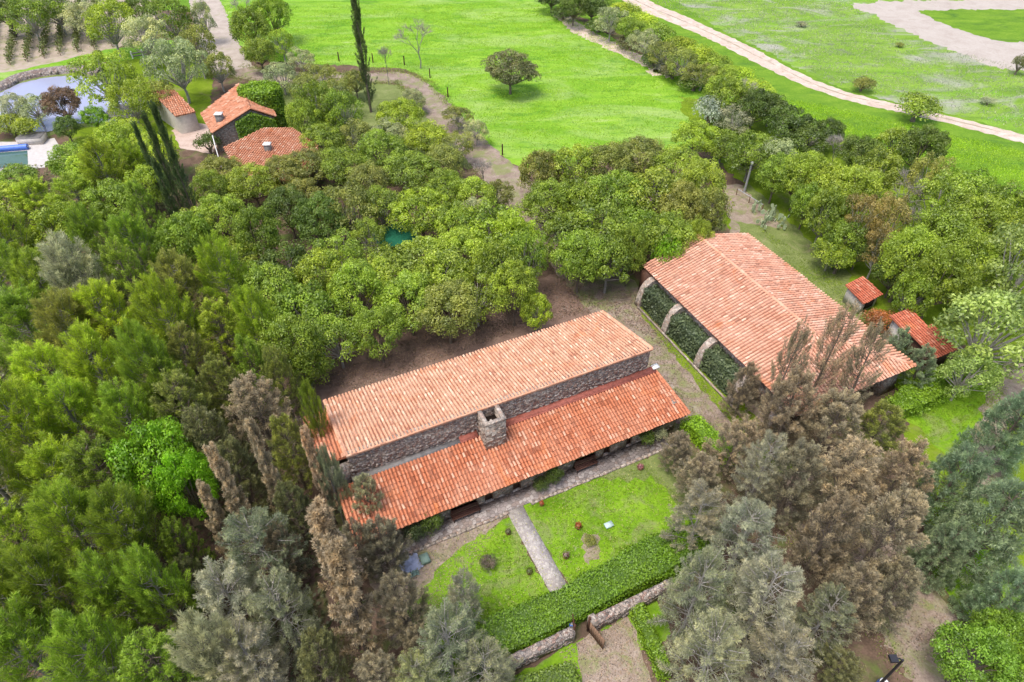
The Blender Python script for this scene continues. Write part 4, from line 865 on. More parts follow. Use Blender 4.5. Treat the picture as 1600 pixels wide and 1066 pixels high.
fw.build('front_wall', STONE_PALE, h1)
for a, b_, s0, s1, kd in ops:
    if kd == 'door':
        m_ = MB(); m_.box(a+.003, b_-.003, fy+.22, fy+.28, s0+.003, s1-.003); d_ = m_.build('door', DARKWOOD, h1)
        m_ = MB(); m_.box(a+.003, a+.08, fy+.12, fy+.215, s0+.003, s1-.003); m_.box(b_-.08, b_-.003, fy+.12, fy+.215, s0+.003, s1-.003); m_.box(a+.083, b_-.083, fy+.12, fy+.215, s1-.08, s1-.003); m_.build('frame', WOOD, d_)
    else:
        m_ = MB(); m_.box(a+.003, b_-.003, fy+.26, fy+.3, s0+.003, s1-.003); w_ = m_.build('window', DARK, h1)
        m_ = MB()
        for q in np.linspace(a+.05, b_-.05, 5): m_.box(q-.035, q+.035, fy+.18, fy+.25, s0+.07, s1-.07)
        m_.box(a+.003, b_-.003, fy+.18, fy+.25, s0+.003, s0+.065); m_.box(a+.003, b_-.003, fy+.18, fy+.25, s1-.065, s1-.003); m_.build('frame', REDWOOD, w_)
        m_ = MB(); m_.box(a-.08, b_+.08, fy-.1, fy+.17, s0-.07, s0+.004); m_.build('sill', WOOD, w_)
# terrace and low planting beds
mb = MB(); mb.box(-2, 25.2, -.62, fy-.003, -.05, .13); o = mb.build('terrace', TERRACE, None); o.location = h1.location; o.rotation_euler = h1.rotation_euler; tag(o, kind='structure')
mb = MB(); rs2 = np.random.default_rng(44)
x = -1.9
while x < 25:
    w_ = rs2.uniform(.3, .6)
    if not (10.0 < x < 11.6): mb.box(x, x+w_-.04, -.86+rs2.uniform(-.03, .03), -.63, -.03, .16+rs2.uniform(-.02, .03))
    x += w_
o = mb.build('terrace_kerb', STONE_PALE); o.location = h1.location; o.rotation_euler = h1.rotation_euler; tag(o, kind='structure')
def local(xy, z=0): p = uv(LU+xy[0], LV+xy[1], z); return p
# benches on the terrace in front of the two wide windows
def bench(x0, x1, y, label):
    p = local((x0, y), .13); e = empty('bench', tuple(p), TH, label, 'bench', 'long wooden benches on the terrace'); L = x1-x0
    m_ = MB(); m_.box(0, L, 0, .14, .40, .45); m_.box(0, L, .17, .31, .40, .45); m_.box(0, L, .34, .46, .40, .45); m_.build('seat', REDWOOD, e)
    m_ = MB(); m_.box(.06, L-.06, .49, .53, .55, .66); m_.box(.06, L-.06, .49, .53, .72, .84); m_.build('backrest', REDWOOD, e)
    for q in (.08, L-.14):
        m_ = MB(); m_.box(q, q+.06, .02, .08, 0, .395); m_.build('leg', DARKWOOD, e)
        m_ = MB(); m_.box(q, q+.06, .54, .59, 0, .86); m_.build('leg', DARKWOOD, e)
bench(6.0, 8.3, .12, 'long red brown bench under the left wide window of the long house')
bench(16.7, 18.7, .12, 'long dark wooden bench under the right wide window of the long house')
# plants on the terrace against the facade
def plant(x, y, r, hh, color, label, cat='plant', name='plant', at=None, z=0):
    K = KINDS['shrub']; p = local((x, y)) if at is None else g(at[0], at[1])
    i = _var.get('shrub', 0); _var['shrub'] = i+1; tm, cm = K['v'][i % 3]
    e = empty(name, (p[0], p[1], z), _rng.uniform(0, 6), label, cat); e.scale = (r/1.6, r/1.6, hh/2.2)
    link(bpy.data.objects.new('stem', tm), e); b = link(bpy.data.objects.new('foliage', cm), e)
    c = C_[color] if isinstance(color, str) else color; b.color = (*c, 1); return e
plant(3.0, .1, .7, 1.8, 'dark', 'dark leafy plant on the terrace, left of the two at the left end', z=.13)
plant(4.3, .15, .8, 2.1, 'deep', 'tall dark green plant on the terrace between the left end plant and the pillar', z=.13)
plant(.6, .1, .5, 1.2, 'deep', 'dark plant at the left end corner of the terrace', z=.13)
plant(13.4, .1, .55, 1.1, 'deep', 'low green plant on the terrace right of the middle doors', z=.13)
plant(14.6, .15, .65, 1.7, 'deep', 'tall green plant climbing the wall right of the middle doors', z=.13)
plant(23.3, .1, .6, 1.6, 'deep', 'green plant on the terrace at the right end of the long house', z=.13)
plant(24.6, .0, .5, 1.4, 'greygreen', 'greyish plant at the right corner of the long house', z=.13)

# ===== large house on the right
RU, RV = 36.2, 22.5
h2 = house_frame('large_house', RU, RV, 'large house with a faded pink hipped tile roof and stone buttresses', 'house')
ez, rz_, wx, wy, xr = 3.4, 5.25, 13.5, 22.6, 6.6; hy = 5.7
mb = MB(); sl = math.hypot(xr, rz_-ez); 
tiles(mb, (0, wy, ez), (0, -1, 0), np.array([xr, 0, rz_-ez])/sl, [(0, 0), (wy, 0), (wy-hy, sl), (0, sl)], .33, .5, seed=20)
mb.build('left_roof', TILE_PINK, h2)
mb = MB(); xr2 = wx-xr; sl2 = math.hypot(xr2, rz_-ez)
tiles(mb, (wx, 0, ez), (0, 1, 0), np.array([-xr2, 0, rz_-ez])/sl2, [(0, 0), (13.4, 0), (13.4, sl2), (hy, sl2)], .33, .5, seed=21)
tiles(mb, (wx, 0, ez+.10), (0, 1, 0), np.array([-xr2, 0, rz_-ez])/sl2, [(13.3, 0), (wy, 0), (wy, sl2-.05), (13.3, sl2-.05)], .33, .5, seed=22)
mb.build('right_roof', TILE_PINK, h2)
mb = MB(); slf = math.hypot(hy, rz_-ez)
tiles(mb, (0, 0, ez), (1, 0, 0), np.array([0, hy, rz_-ez])/slf, [(0, 0), (wx, 0), (xr, slf)], .33, .5, seed=23)
mb.build('front_roof', TILE_PINK, h2)
mb = MB(); ridge_tiles(mb, (xr, wy, rz_+.05), (xr, hy, rz_+.05), .16, .5, 24); ridge_tiles(mb, (0, 0, ez+.05), (xr, hy, rz_+.07), .15, .5, 25); ridge_tiles(mb, (wx, 0, ez+.05), (xr, hy, rz_+.07), .15, .5, 26)
mb.build('ridge_cap', TILE_PINK, h2)
mb = MB(); mb.box(.5, .9, 1.6, wy-.5, 0, 3.25); mb.box(wx-.9, wx-.5, 1.6, wy-.5, 0, 3.25); mb.box(.9, wx-.9, wy-.9, wy-.5, 0, 3.25); mb.box(.9, 8.2, 2.6, 3.0, 0, 3.25); mb.box(10.6, wx-.9, 2.6, 3.0, 0, 3.25)
mb.box(8.2, 10.6, 2.6, 3.0, 2.3, 3.25)
mb.build('wall', STONE, h2)
mb = MB(); mb.box(8.2, 10.6, 2.75, 2.8, 0, 2.3); mb.build('garage_door', DARKWOOD, h2)
mb = MB(); mb.box(.4, wx-.4, .35, .6, 3.05, 3.3); mb.build('eave_beam', WOOD, h2)
mb = MB(); mb.hexa([(wx-2.4, .5, 0), (wx-.3, .5, 0), (wx+.4, 2.59, 0), (wx-2.4, 2.59, 0), (wx-1.6, .8, 3.0), (wx-.6, .8, 3.0), (wx-.4, 2.59, 3.2), (wx-1.6, 2.59, 3.2)]); mb.build('corner_pillar', STONE, h2)
mb = MB(); mb.box(.35, .49, .8, wy-.3, 3.05, 3.30); mb.build('wall_plate', STONE_PALE, h2)
for q in (20.6, 15.9, 10.6, 5.6, 1.4):
    mb = MB(); prof = [(.5, 3.1), (-.25, 3.0), (-.75, 2.65), (-1.1, 2.1), (-1.3, 1.4), (-1.42, .6), (-1.55, 0), (.5, 0)]
    n_ = len(prof); t_ = .36
    L_ = [(p_[0], q-t_, p_[1]) for p_ in prof]; R_ = [(p_[0], q+t_, p_[1]) for p_ in prof]
    mb.add(L_+R_, [(i, (i+1) % n_, n_+(i+1) % n_, n_+i) for i in range(n_)], .5)
    for i in range(1, n_-1): mb.add([L_[-1], L_[i-1], L_[i]], [(0, 1, 2)], .5); mb.add([R_[-1], R_[i], R_[i-1]], [(0, 1, 2)], .5)
    mb.build('buttress', STONE_PALE, h2)
mb = MB(); mb.box(-1.62, -1.5, 2, 20.3, 0, .28); mb.build('kerb', STONE_PALE, h2)
mb = MB(); mb.box(-.3, .35, wy-1.6, wy-.4, 0, 3.2); mb.build('side_porch', DARKWOOD, h2)
def local2(x, y, z=0): return uv(RU+x, RV+y, z)
for i, (a, b_, lb) in enumerate([(16.25, 20.25, 'dark green clipped hedge between the back pair of buttresses of the large house'), (10.95, 15.55, 'dark green clipped hedge between the middle buttresses of the large house'), (5.95, 10.25, 'dark green clipped hedge between the front buttresses of the large house, behind brown twigs')]):
    hedge('hedge', [local2(-1.15, a), local2(.3, a), local2(.3, b_), local2(-1.15, b_)], 2.5, (.13, .18, .09), lb, seed=20+i, dens=70, leaf=.12, bulge=.1, group='hedges between the buttresses')

# ===== small shed
def gable(e, x0, x1, y0, y1, wz, rz, mat_w, mat_t, ov=.35, sp=.3, seed=0, axis='x'):
    """walls + two-slope roof, ridge along local x"""
    m_ = MB(); t = .22; m_.box(x0, x1, y0, y0+t, 0, wz); m_.box(x0, x1, y1-t, y1, 0, wz); m_.box(x0, x0+t, y0+t, y1-t, 0, wz); m_.box(x1-t, x1, y0+t, y1-t, 0, wz)
    ym = (y0+y1)/2; zz = rz-.14
    for xx in (x0, x1-t):
        m_.add([(xx, y0, wz), (xx+t, y0, wz), (xx+t, y1, wz), (xx, y1, wz), (xx, ym, zz), (xx+t, ym, zz)], [(0, 1, 5, 4), (1, 2, 3, 0), (3, 4, 5, 2)], .5); m_.add([(xx, y0, wz), (xx, ym, zz), (xx, y1, wz)], [(0, 1, 2)], .5); m_.add([(xx+t, y0, wz), (xx+t, ym, zz), (xx+t, y1, wz)], [(0, 2, 1)], .5)
    m_.build('wall', mat_w, e)
    half = (y1-y0)/2; slope = (rz-wz)/half; run = half+ov; zE = rz-slope*run; sl_ = math.hypot(run, rz-zE); L = x1-x0+2*ov
    m_ = MB(); tiles(m_, (x0-ov, y0-ov, zE+.03), (1, 0, 0), np.array([0, run, rz-zE])/sl_, [(0, 0), (L, 0), (L, sl_), (0, sl_)], sp, .45, seed=seed)
    tiles(m_, (x1+ov, y1+ov, zE+.03), (-1, 0, 0), np.array([0, -run, rz-zE])/sl_, [(0, 0), (L, 0), (L, sl_), (0, sl_)], sp, .45, seed=seed+1)
    ridge_tiles(m_, (x0-ov, ym, rz+.07), (x1+ov, ym, rz+.07), .14, .45, seed+2)
    return m_.build('roof', mat_t, e)
def mono(e, P, drop, mat_w, mat_t, sp=.3, seed=0, inset=.3, nm='roof'):
    """single tiled plane over a local quad P (eave-left, eave-right, top-right, top-left) with walls to the ground"""
    P = [np.array(p, float) for p in P]; X = P[1]-P[0]; Lx = np.linalg.norm(X); X /= Lx; d = P[3]-P[0]; Y = d-(d@X)*X; Y /= np.linalg.norm(Y)
    pl = [((p-P[0])@X, (p-P[0])@Y) for p in P]; m_ = MB(); tiles(m_, P[0], X, Y, pl, sp, .45, seed=seed); r_ = m_.build(nm, mat_t, e)
    c = sum(P)/4; Q = [c+(p-c)*(1-inset/np.linalg.norm(p-c)*1.4) for p in P]; m_ = MB(); t = .25
    for i in range(4):
        a, b_ = Q[i], Q[(i+1) % 4]; k_ = np.cross((b_-a)*[1, 1, 0], [0, 0, 1]); k_ /= np.linalg.norm(k_); k_ *= t
        if k_@((c-a)*[1, 1, 0]) < 0: k_ = -k_
        lo = lambda p: np.array([p[0], p[1], 0]); hi = lambda p: np.array([p[0], p[1], p[2]-.2])
        m_.hexa([lo(a), lo(b_), lo(b_+k_), lo(a+k_), hi(a), hi(b_), hi(b_)+k_, hi(a)+k_])
    m_.build('wall', mat_w, e); return r_
p = g(1357, 488); e = empty('garden_shed', (p[0], p[1], 0), math.radians(25.3+2), 'small white shed with a terracotta tile roof beyond the large house', 'shed')
mono(e, [(-1.5, 0.0, 1.65), (1.55, .25, 1.65), (1.4, 2.9, 2.2), (-1.4, 2.7, 2.2)], 0, PLASTER, TILE_RED, .3, 31, .25)
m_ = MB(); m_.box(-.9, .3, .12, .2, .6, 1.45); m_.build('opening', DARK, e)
# ===== outbuilding with red roof behind it
p = g(1448, 590); e = empty('outbuilding', (p[0], p[1], 0), math.radians(25.3), 'small outbuilding with a red tile roof half hidden by trees', 'outbuilding')
mono(e, [(-.1, .2, 2.3), (2.9, .2, 2.3), (3.0, 3.3, 2.9), (-.1, 3.3, 2.9)], 0, DARKWOOD, TILE_RED, .3, 33)
mono(e, [(-.3, 3.4, 2.8), (2.4, 3.4, 2.8), (2.4, 5.6, 3.3), (-.3, 5.6, 3.3)], 0, PLASTER, TILE_RED, .3, 35, nm='rear_roof')
# ===== farmhouse in three volumes
p = (-37.0, 90.0); e = empty('farmhouse', (p[0], p[1], 0), 0, 'farmhouse with a steep orange gable roof and ivy covered front', 'farmhouse')
W3 = lambda x, y, z: g(x, y, z)-[p[0], p[1], 0]
A0, A1, A2, A3, A4 = W3(331, 208, 3.0), W3(314, 178, 3.0), W3(376, 133, 5.2), W3(391, 170, 5.2), None
def plane_roof(e, P, mat, seed, nm, sp=.32):
    P = [np.array(q, float) for q in P]; X = P[1]-P[0]; X /= np.linalg.norm(X); d = P[2]-P[0]; Y = d-(d@X)*X; Y /= np.linalg.norm(Y)
    pl = [((q-P[0])@X, (q-P[0])@Y) for q in P]; m_ = MB(); tiles(m_, P[0], X, Y, pl, sp, .45, seed=seed); return m_.build(nm, mat, e)
plane_roof(e, [A1, A0, A3, A2], TILE_FARM, 40, 'left_roof')
rt_ = W3(431, 182, 3.4); rt2 = rt_+(A2-A3)
plane_roof(e, [rt_, rt2, A2, A3], TILE_FARM, 41, 'right_roof')
def ext(e, pts, z0, mat, nm):
    m_ = MB(); pts = [np.array(q, float) for q in pts]; n_ = len(pts)
    m_.add(pts+[np.array([q[0], q[1], z0]) for q in pts], [(i, (i+1) % n_, n_+(i+1) % n_, n_+i) for i in range(n_)], .5)
    for i in range(1, n_-1): m_.add([pts[0], pts[i], pts[i+1]], [(0, 1, 2)], .5)
    return m_.build(nm, mat, e)
dn = np.array([0, 0, -.2]); ins = lambda q, c, k_=.06: q+(c-q)*k_
cA = (A0+A1+A2+A3+rt_+rt2)/6
ext(e, [ins(A0, cA)+dn, ins(A3, cA)+dn, ins(rt_, cA)+dn, ins(rt2, cA)+dn, ins(A2, cA)+dn, ins(A1, cA)+dn], 0, STONE, 'wall')
m_ = MB(); ridge_tiles(m_, A3+[0, 0, .06], A2+[0, 0, .06], .18, .5, 42); ridge_tiles(m_, A0+[0, 0, .04], A3+[0, 0, .08], .2, .5, 43); ridge_tiles(m_, rt_+[0, 0, .04], A3+[0, 0, .08], .2, .5, 44); m_.build('verge_tiles', TILE_FARM, e)
m_ = MB(); q = W3(345, 190, 3.6); m_.box(q[0]-.45, q[0]+.45, q[1]-.4, q[1]+.4, 3.0, 4.7); c_ = m_.build('chimney', CONC, e)
m_ = MB(); m_.box(q[0]-.53, q[0]+.53, q[1]-.48, q[1]+.48, 4.703, 4.8); m_.build('coping', WHITEP, c_)
# ivy on the gable front
m_ = MB(); rgi = np.random.default_rng(5); k_ = 3600; fa, fb, fc_ = ins(A0, cA), ins(rt_, cA), ins(A3, cA); dirf = (fb-fa)*[1, 1, 0]; Lf = np.linalg.norm(dirf); dirf /= Lf; nf = np.array([dirf[1], -dirf[0], 0])
if nf[1] > 0: nf = -nf
sA = ((fc_-fa)@dirf)/Lf; s_ = rgi.uniform(.36, 1.0, k_); top_ = np.where(s_ < sA, fa[2]+(fc_[2]-fa[2])*s_/sA, fc_[2]+(fb[2]-fc_[2])*(s_-sA)/(1-sA))-.45; zz = rgi.uniform(0, 1, k_)*top_
Pq = fa*[1, 1, 0]+dirf*(s_*Lf)[:, None]+nf*(.12+rgi.uniform(0, .35, k_))[:, None]+nf*np.maximum(0, ((fc_-fa)@nf)*(1-np.abs(s_-sA)/.5))[:, None]; Pq[:, 2] = zz
v_, f_ = cards(Pq, np.tile(nf+[0, 0, .5], (k_, 1))+rgi.normal(size=(k_, 3))*.45, rgi.uniform(.12, .2, k_), .13, rgi); m_.add(v_, f_, rgi.uniform(.2, .85, k_)); o = m_.build('ivy', FOL, e); o.color = (.24, .42, .015, 1)
m_ = MB(); q = g(352, 216)-[p[0], p[1], 0]; m_.box(q[0]-1.4, q[0]+1.6, q[1]-.5, q[1]+.4, 0, 1.4); m_.build('stair_wall', STONE, e)
m_ = MB(); q0 = W3(332, 212, 3.2); q1 = g(346, 262, 0)-[p[0], p[1], 0]; m_.tube([q0, q0*.5+q1*.5+[0, 0, .8], q1], .07, 6); m_.build('downpipe', WHITEP, e)
# front wing
p2 = (-32, 82); e2 = empty('farmhouse_wing', (p2[0], p2[1], 0), 0, 'front wing of the farmhouse with a spotted orange tile roof and small chimney', 'house')
W4 = lambda x, y, z: g(x, y, z)-[p2[0], p2[1], 0]
_a, _b, _c = g(372, 274, 2.7), g(480, 288, 2.7), g(430, 200, 4.3); _n = np.cross(_b-_a, _c-_a)
def onp(x, y):
    d = FW*F+RT*(x-800)+UP*(533-y); c0_ = np.array([0, 0, H]); return c0_+d*(((_a-c0_)@_n)/(d@_n))-[p2[0], p2[1], 0]
B0, B1, B2, B3, B4, B5 = onp(372, 273), onp(349, 231), onp(412, 200), onp(457, 200), onp(498, 228), onp(480, 288)
plane_roof(e2, [B0, B5, B4, B3, B2, B1], TILE_FARM, 45, 'roof')
cB = (B0+B1+B2+B3+B4+B5)/6
ext(e2, [ins(q, cB)+dn*1.5 for q in (B0, B5, B4, B3, B2, B1)], 0, STONE, 'wall')
m_ = MB(); q = W4(419, 232, 3.8); m_.box(q[0]-.4, q[0]+.4, q[1]-.35, q[1]+.35, 3.0, 4.4); c_ = m_.build('chimney', CONC, e2); m_ = MB(); m_.box(q[0]-.48, q[0]+.48, q[1]-.43, q[1]+.43, 4.403, 4.5); m_.build('coping', WHITEP, c_)
m_ = MB(); rgi = np.random.default_rng(15)
# rear cottage
p3 = (-49, 94); e3 = empty('cottage', (p3[0], p3[1], 0), 0, 'small cottage with a low orange roof left of the farmhouse', 'cottage'); W5 = lambda x, y, z: g(x, y, z)-[p3[0], p3[1], 0]
D0, D1, D2, D3 = W5(274, 182, 2.8), W5(306, 175, 2.8), W5(272, 140, 4.2), W5(236, 146, 4.0)
plane_roof(e3, [D0, D1, D2, D3], TILE_FARM, 47, 'roof'); cD = (D0+D1+D2+D3)/4
ext(e3, [ins(q, cD)+dn for q in (D0, D1, D2, D3)], 0, PLASTER, 'wall')
m_ = MB(); q = g(303, 197)-[p3[0], p3[1], 0]; m_.tube([q, q+[0, 0, 2.6]], .14, 6); m_.build('post', DARKWOOD, e3)

# ------------------------------------------------------------------ garden wall with gate, garden things
e = empty('stone_wall', tuple(uv(6.4, 15.5)), TH, 'low rubble stone wall below the garden hedge, left of the gate', 'wall')
def wall_piece(e, L, hgt, seed, skew=0):
    rs_ = np.random.default_rng(seed); m_ = MB(); m_.box(0, L, 0, .5, 0, hgt)
    for i in range(int(L*26)):
        top = rs_.random() < .45; a, b_ = rs_.uniform(.1, .22), rs_.uniform(.08, .14); x = rs_.uniform(a, L-a)
        if top: y = rs_.uniform(.1, .4); m_.box(x-a, x+a, y-b_, y+b_, hgt-.05, hgt+rs_.uniform(.02, .1))
        else: z = rs_.uniform(.1, hgt-.15); m_.box(x-a, x+a, -rs_.uniform(.02, .07), .02, z-b_*.7, z+b_*.7)
    return m_.build('masonry', STONE, e)
wall_piece(e, 5.5, 1.35, 61)
e = empty('stone_wall', tuple(uv(13.15, 15.5)), TH, 'low rubble stone wall below the garden hedge, right of the gate', 'wall')
wall_piece(e, 6.4, 1.35, 62)
m_ = MB(); m_.box(-.02, .42, -.02, .55, 0, 1.62); m_.build('end_pier', STONE_PALE, e)
e = empty('garden_gate', tuple(uv(12.0, 15.75)), TH, 'dark wooden double gate standing open in the stone wall', 'gate')
m_ = MB()
for i in range(6): m_.box(.02+i*.05-.02, .07+i*.05-.02+.0, .1+i*.13, .215+i*.13, .1, 1.55)
m_.build('left_leaf', DARKWOOD, e)
m_ = MB()
for i in range(7): m_.hexa([(1.06+i*.035, -.12-i*.2, .1), (1.11+i*.035, -.12-i*.2, .1), (1.14+i*.035, -.31-i*.2, .1), (1.09+i*.035, -.31-i*.2, .1), (1.06+i*.035, -.12-i*.2, 1.45), (1.11+i*.035, -.12-i*.2, 1.45), (1.14+i*.035, -.31-i*.2, 1.45), (1.09+i*.035, -.31-i*.2, 1.45)])
m_.build('right_leaf', WOOD, e)
for q in (-.12, 1.0):
    m_ = MB(); m_.box(q, q+.12, -.06, .06, 0, 2.0); m_.build('post', DARKWOOD, e)
def things_box(name, x, y, w, d, h, mat, label, cat, rz=TH, z=0, lid=None):
    p = g(x, y); e = empty(name, (p[0], p[1], z), rz, label, cat); m_ = MB(); m_.box(-w/2, w/2, -d/2, d/2, 0, h); m_.build('body', mat, e)
    m_ = MB(); m_.box(-w/2-.02, w/2+.02, -d/2-.02, d/2+.02, h+.003, h+.05); m_.build('lid', lid or mat, e); return e
# faded blue tarpaulin with folds
def tarp(x, y, w, d, mat, label, seed):
    p = g(x, y); rs_ = np.random.default_rng(seed); n_ = 12; m_ = MB(); X = np.linspace(-w/2, w/2, n_); Y = np.linspace(-d/2, d/2, n_)
    Zt = .06+.05*np.sin(X[:, None]*5+seed)*np.cos(Y[None]*4)+rs_.uniform(0, .04, (n_, n_))
    ex = rs_.uniform(-.05, .05, (n_, n_, 2)); v_ = [(X[i]+ex[i, j, 0]*2, Y[j]+ex[i, j, 1]*2, Zt[i, j]) for i in range(n_) for j in range(n_)]
    m_.add(v_, [(i*n_+j, (i+1)*n_+j, (i+1)*n_+j+1, i*n_+j+1) for i in range(n_-1) for j in range(n_-1)]); o = m_.build('tarpaulin', mat); o.location = (p[0], p[1], .01); o.rotation_euler.z = TH; tag(o, label, 'tarpaulin')
tarp(641, 882, 1.5, 1.25, PALEBLUE, 'faded blue tarpaulin lying at the left of the shaded lawn', 1)
tarp(647, 897, .7, .4, GREENP, 'small grey green cloth lying just below the blue tarpaulin', 2)
things_box('storage_box', 664, 876, .62, .7, .32, GREENP, 'grey green plastic box beside the blue tarpaulin', 'box')
things_box('ground_box', 951, 822, .62, .42, .16, m_simple('pale_aqua_metal', (.42, .55, .52), .5, .1), 'pale grey green utility box lying on the bright lawn', 'utility box')
def pot(x, y, r, col, label, planty=True, hh=.35, flower=None):
    p = g(x, y); r *= .82; e = empty('flower_pot', (p[0], p[1], 0), 0, label, 'flower pot', 'flower pots on the lawn')
    m_ = MB(); m_.tube([(0, 0, 0), (0, 0, hh*.85)], [r*.7, r], 14, .5, 0, False); m_.tube([(0, 0, hh*.85), (0, 0, hh)], [r*1.1, r*1.1], 14, .5, 0, False); m_.build('pot', TERRACOTTA, e)
    m_ = MB(); rg_ = np.random.default_rng(int(x)); k_ = 110; q_ = sph(k_, rg_)*rg_.uniform(.2, 1, (k_, 1)); q_[:, 2] = np.abs(q_[:, 2])
    v_, f_ = cards(q_*[r*1.3, r*1.3, r*1.8]+[0, 0, hh*.9], q_+[0, 0, .4], .06, .03, rg_); m_.add(v_, f_, rg_.uniform(.2, .9, k_)); o = m_.build('plant', FOL, e); o.color = (*col, 1)
pot(794, 834, .26, (.16, .17, .07), 'flower pot left of the top of the garden path')
pot(827, 896, .26, (.16, .2, .05), 'flower pot left of the lower garden path')
pot(884, 871, .28, (.30, .22, .20), 'flower pot with pale plant right of the lower garden path')
pot(903, 825, .30, (.45, .13, .03), 'flower pot with orange flowers on the bright lawn')
pot(846, 790, .20, (.45, .12, .03), 'small flower pot with red flowers near the top of the garden path')
pot(1000, 733, .30, (.52, .22, .27), 'flower pot with pink flowers near the right end of the terrace')
plant(0, 0, .55, .9, (.20, .17, .13), 'greyish spiky plant on the shaded lawn above the cedar top', at=(763, 886))
plant(0, 0, .45, .6, 'olive', 'low plant in the bare patch of the bright lawn', at=(920, 850))
# blue drum and lamp at the bottom right
p = g(1366, 1078); 
e = empty('street_lamp', (p[0], p[1], 0), 0, 'dark street lamp post with a lamp head beside the lane at bottom right', 'street lamp')
m_ = MB(); m_.tube([(0, 0, 0), (0, 0, 4.6)], [.10, .07], 8); m_.build('post', BLACKM, e)
m_ = MB(); m_.tube([(0, 0, 4.5), (-.25, .02, 4.75), (-.6, .03, 4.8)], .045, 6); m_.build('arm', BLACKM, e)
m_ = MB(); m_.prism([(-.85, -.22), (-.4, -.22), (-.4, .22), (-.85, .22)], 4.68, 4.86); m_.build('lamp_head', BLACKM, e)
p = g(1372, 1066)
e = empty('water_drum', (p[0]-.1, p[1]-.35, 0), 0, 'blue drum with a white rim beside the street lamp post', 'drum')
m_ = MB(); m_.tube([(0, 0, 0), (0, 0, .2), (0, 0, .45), (0, 0, .7), (0, 0, .9)], [.30, .32, .33, .32, .30], 16, .5, 0, False); m_.build('body', BLUEP, e)
m_ = MB(); m_.tube([(0, 0, .88), (0, 0, .94)], [.26, .26], 16, .5, 0, True); m_.build('lid', WHITEP, e)
# blue barrel behind the wall and one by the pillar
def drum(x, y, label, z=0, r=.28):
    p = g(x, y, .5); e = empty('barrel', (p[0], p[1], z), 0, label, 'barrel'); m_ = MB(); m_.tube([(0, 0, 0), (0, 0, .42), (0, 0, .85)], [r*.92, r, r*.92], 14); m_.build('body', BLUEP, e)
    m_ = MB(); m_.tube([(0, 0, .853), (0, 0, .9)], [r*.6, r*.6], 12); m_.build('lid', METALG, e)
drum(893, 978, 'small blue barrel on the garden side of the stone wall by the gate', 0, .22)
drum(1415, 628, 'blue barrel at the foot of the corner pillar of the large house')
# pale fallen trunk near the red roofed outbuilding
p0 = g(1503, 614, .2); p1 = g(1521, 588, .35)
m_ = MB(); pp = p1-p0; m_.tube([(0, 0, 0), pp*.5+[0, .03, .04], pp*1.35], [.26, .22, .2], 9); m_.add([(0, 0, 0)]*3, [(0, 1, 2)], .5); o = m_.build('fallen_trunk', PALEBARK); o.location = tuple(p0); tag(o, 'pale fallen tree trunk lying on the bright grass', 'log')
# orange flowering shrub beside the large house
tree('shrub', 1385, 506, 27, 1.9, 'red', 'orange red flowering shrub between the large roof and the outbuilding', cat='shrub')
tree('shrub', 1355, 465, 10, .8, 'red', 'low red flowering plant left of the small shed', cat='shrub')
# cactus garden, rail and post
def cactus(x, y, s, label, seed):
    p = g(x, y); e = empty('cactus', (p[0], p[1], 0), 0, label, 'cactus', 'prickly pears of the cactus garden'); rg_ = np.random.default_rng(seed)
    CT = bpy.data.materials.get('cactus_skin') or m_simple('cactus_skin', (.33, .40, .24), .7, .2, 5)
    m_ = MB(); m_.tube([(0, 0, 0), (0, 0, .35*s)], [.16*s, .13*s], 8); m_.build('stem', CT, e)
    for i in range(16):
        a = rg_.uniform(0, 6.28); rr = rg_.uniform(.1, .8)*s; c = np.array([math.cos(a)*rr, math.sin(a)*rr, rg_.uniform(.35, 1.5)*s]); az = rg_.uniform(0, 3.14); tilt = rg_.uniform(-.5, .5)
        m_ = MB(); k_ = 10; dirx = np.array([math.cos(az), math.sin(az), 0]); nrm = np.array([-math.sin(az), math.cos(az), tilt]); upv = np.array([0, 0, 1.]); R_ = .24*s
        ring_ = [dirx*math.cos(t)*R_*.8+upv*math.sin(t)*R_ for t in np.arange(k_)*2*np.pi/k_]
        f1 = [c+q+nrm*.03 for q in ring_]; f2 = [c+q-nrm*.03 for q in ring_]; m_.add(f1+f2, [(j, (j+1) % k_, k_+(j+1) % k_, k_+j) for j in range(k_)])
        for j in range(1, k_-1): m_.add([f1[0], f1[j], f1[j+1]], [(0, 1, 2)]); m_.add([f2[0], f2[j+1], f2[j]], [(0, 1, 2)])
        m_.build('pad', CT, e)
for i, (x, y, s, lb) in enumerate([(1190, 355, 1.3, 'pale prickly pear, left one of the cactus garden'), (1205, 345, 1.2, 'pale prickly pear at the back right of the cactus garden'), (1217, 355, 1.1, 'pale prickly pear at the right end of the cactus garden'), (1178, 333, 1.0, 'dark low prickly pear at the back left of the cactus garden')]): cactus(x, y, s, lb, 300+i)
p0, p1 = g(1150, 305), g(1190, 330); e = empty('wooden_rail', tuple(p0), 0, 'pale horizontal rail fence at the back of the cactus garden', 'rail fence')
dv = p1-p0; m_ = MB(); m_.tube([[0, 0, .9], dv+[0, 0, .9]], .06, 6); m_.build('rail', METALG, e)
for t_ in (0, .5, 1):
    m_ = MB(); m_.tube([dv*t_, dv*t_+[0, 0, .95]], .06, 6); m_.build('post', WOOD, e)
p = g(1163, 300); e = empty('tall_post', (p[0], p[1], 0), 0, 'tall grey metal post with a pale cap at the corner of the cactus garden', 'post')
m_ = MB(); m_.tube([(0, 0, 0), (0, 0, 4.0)], [.16, .14], 8); m_.build('shaft', METALG, e); m_ = MB(); m_.tube([(0, 0, 4.003), (0, 0, 4.3)], [.22, .12], 8); m_.build('cap', WHITEP, e)
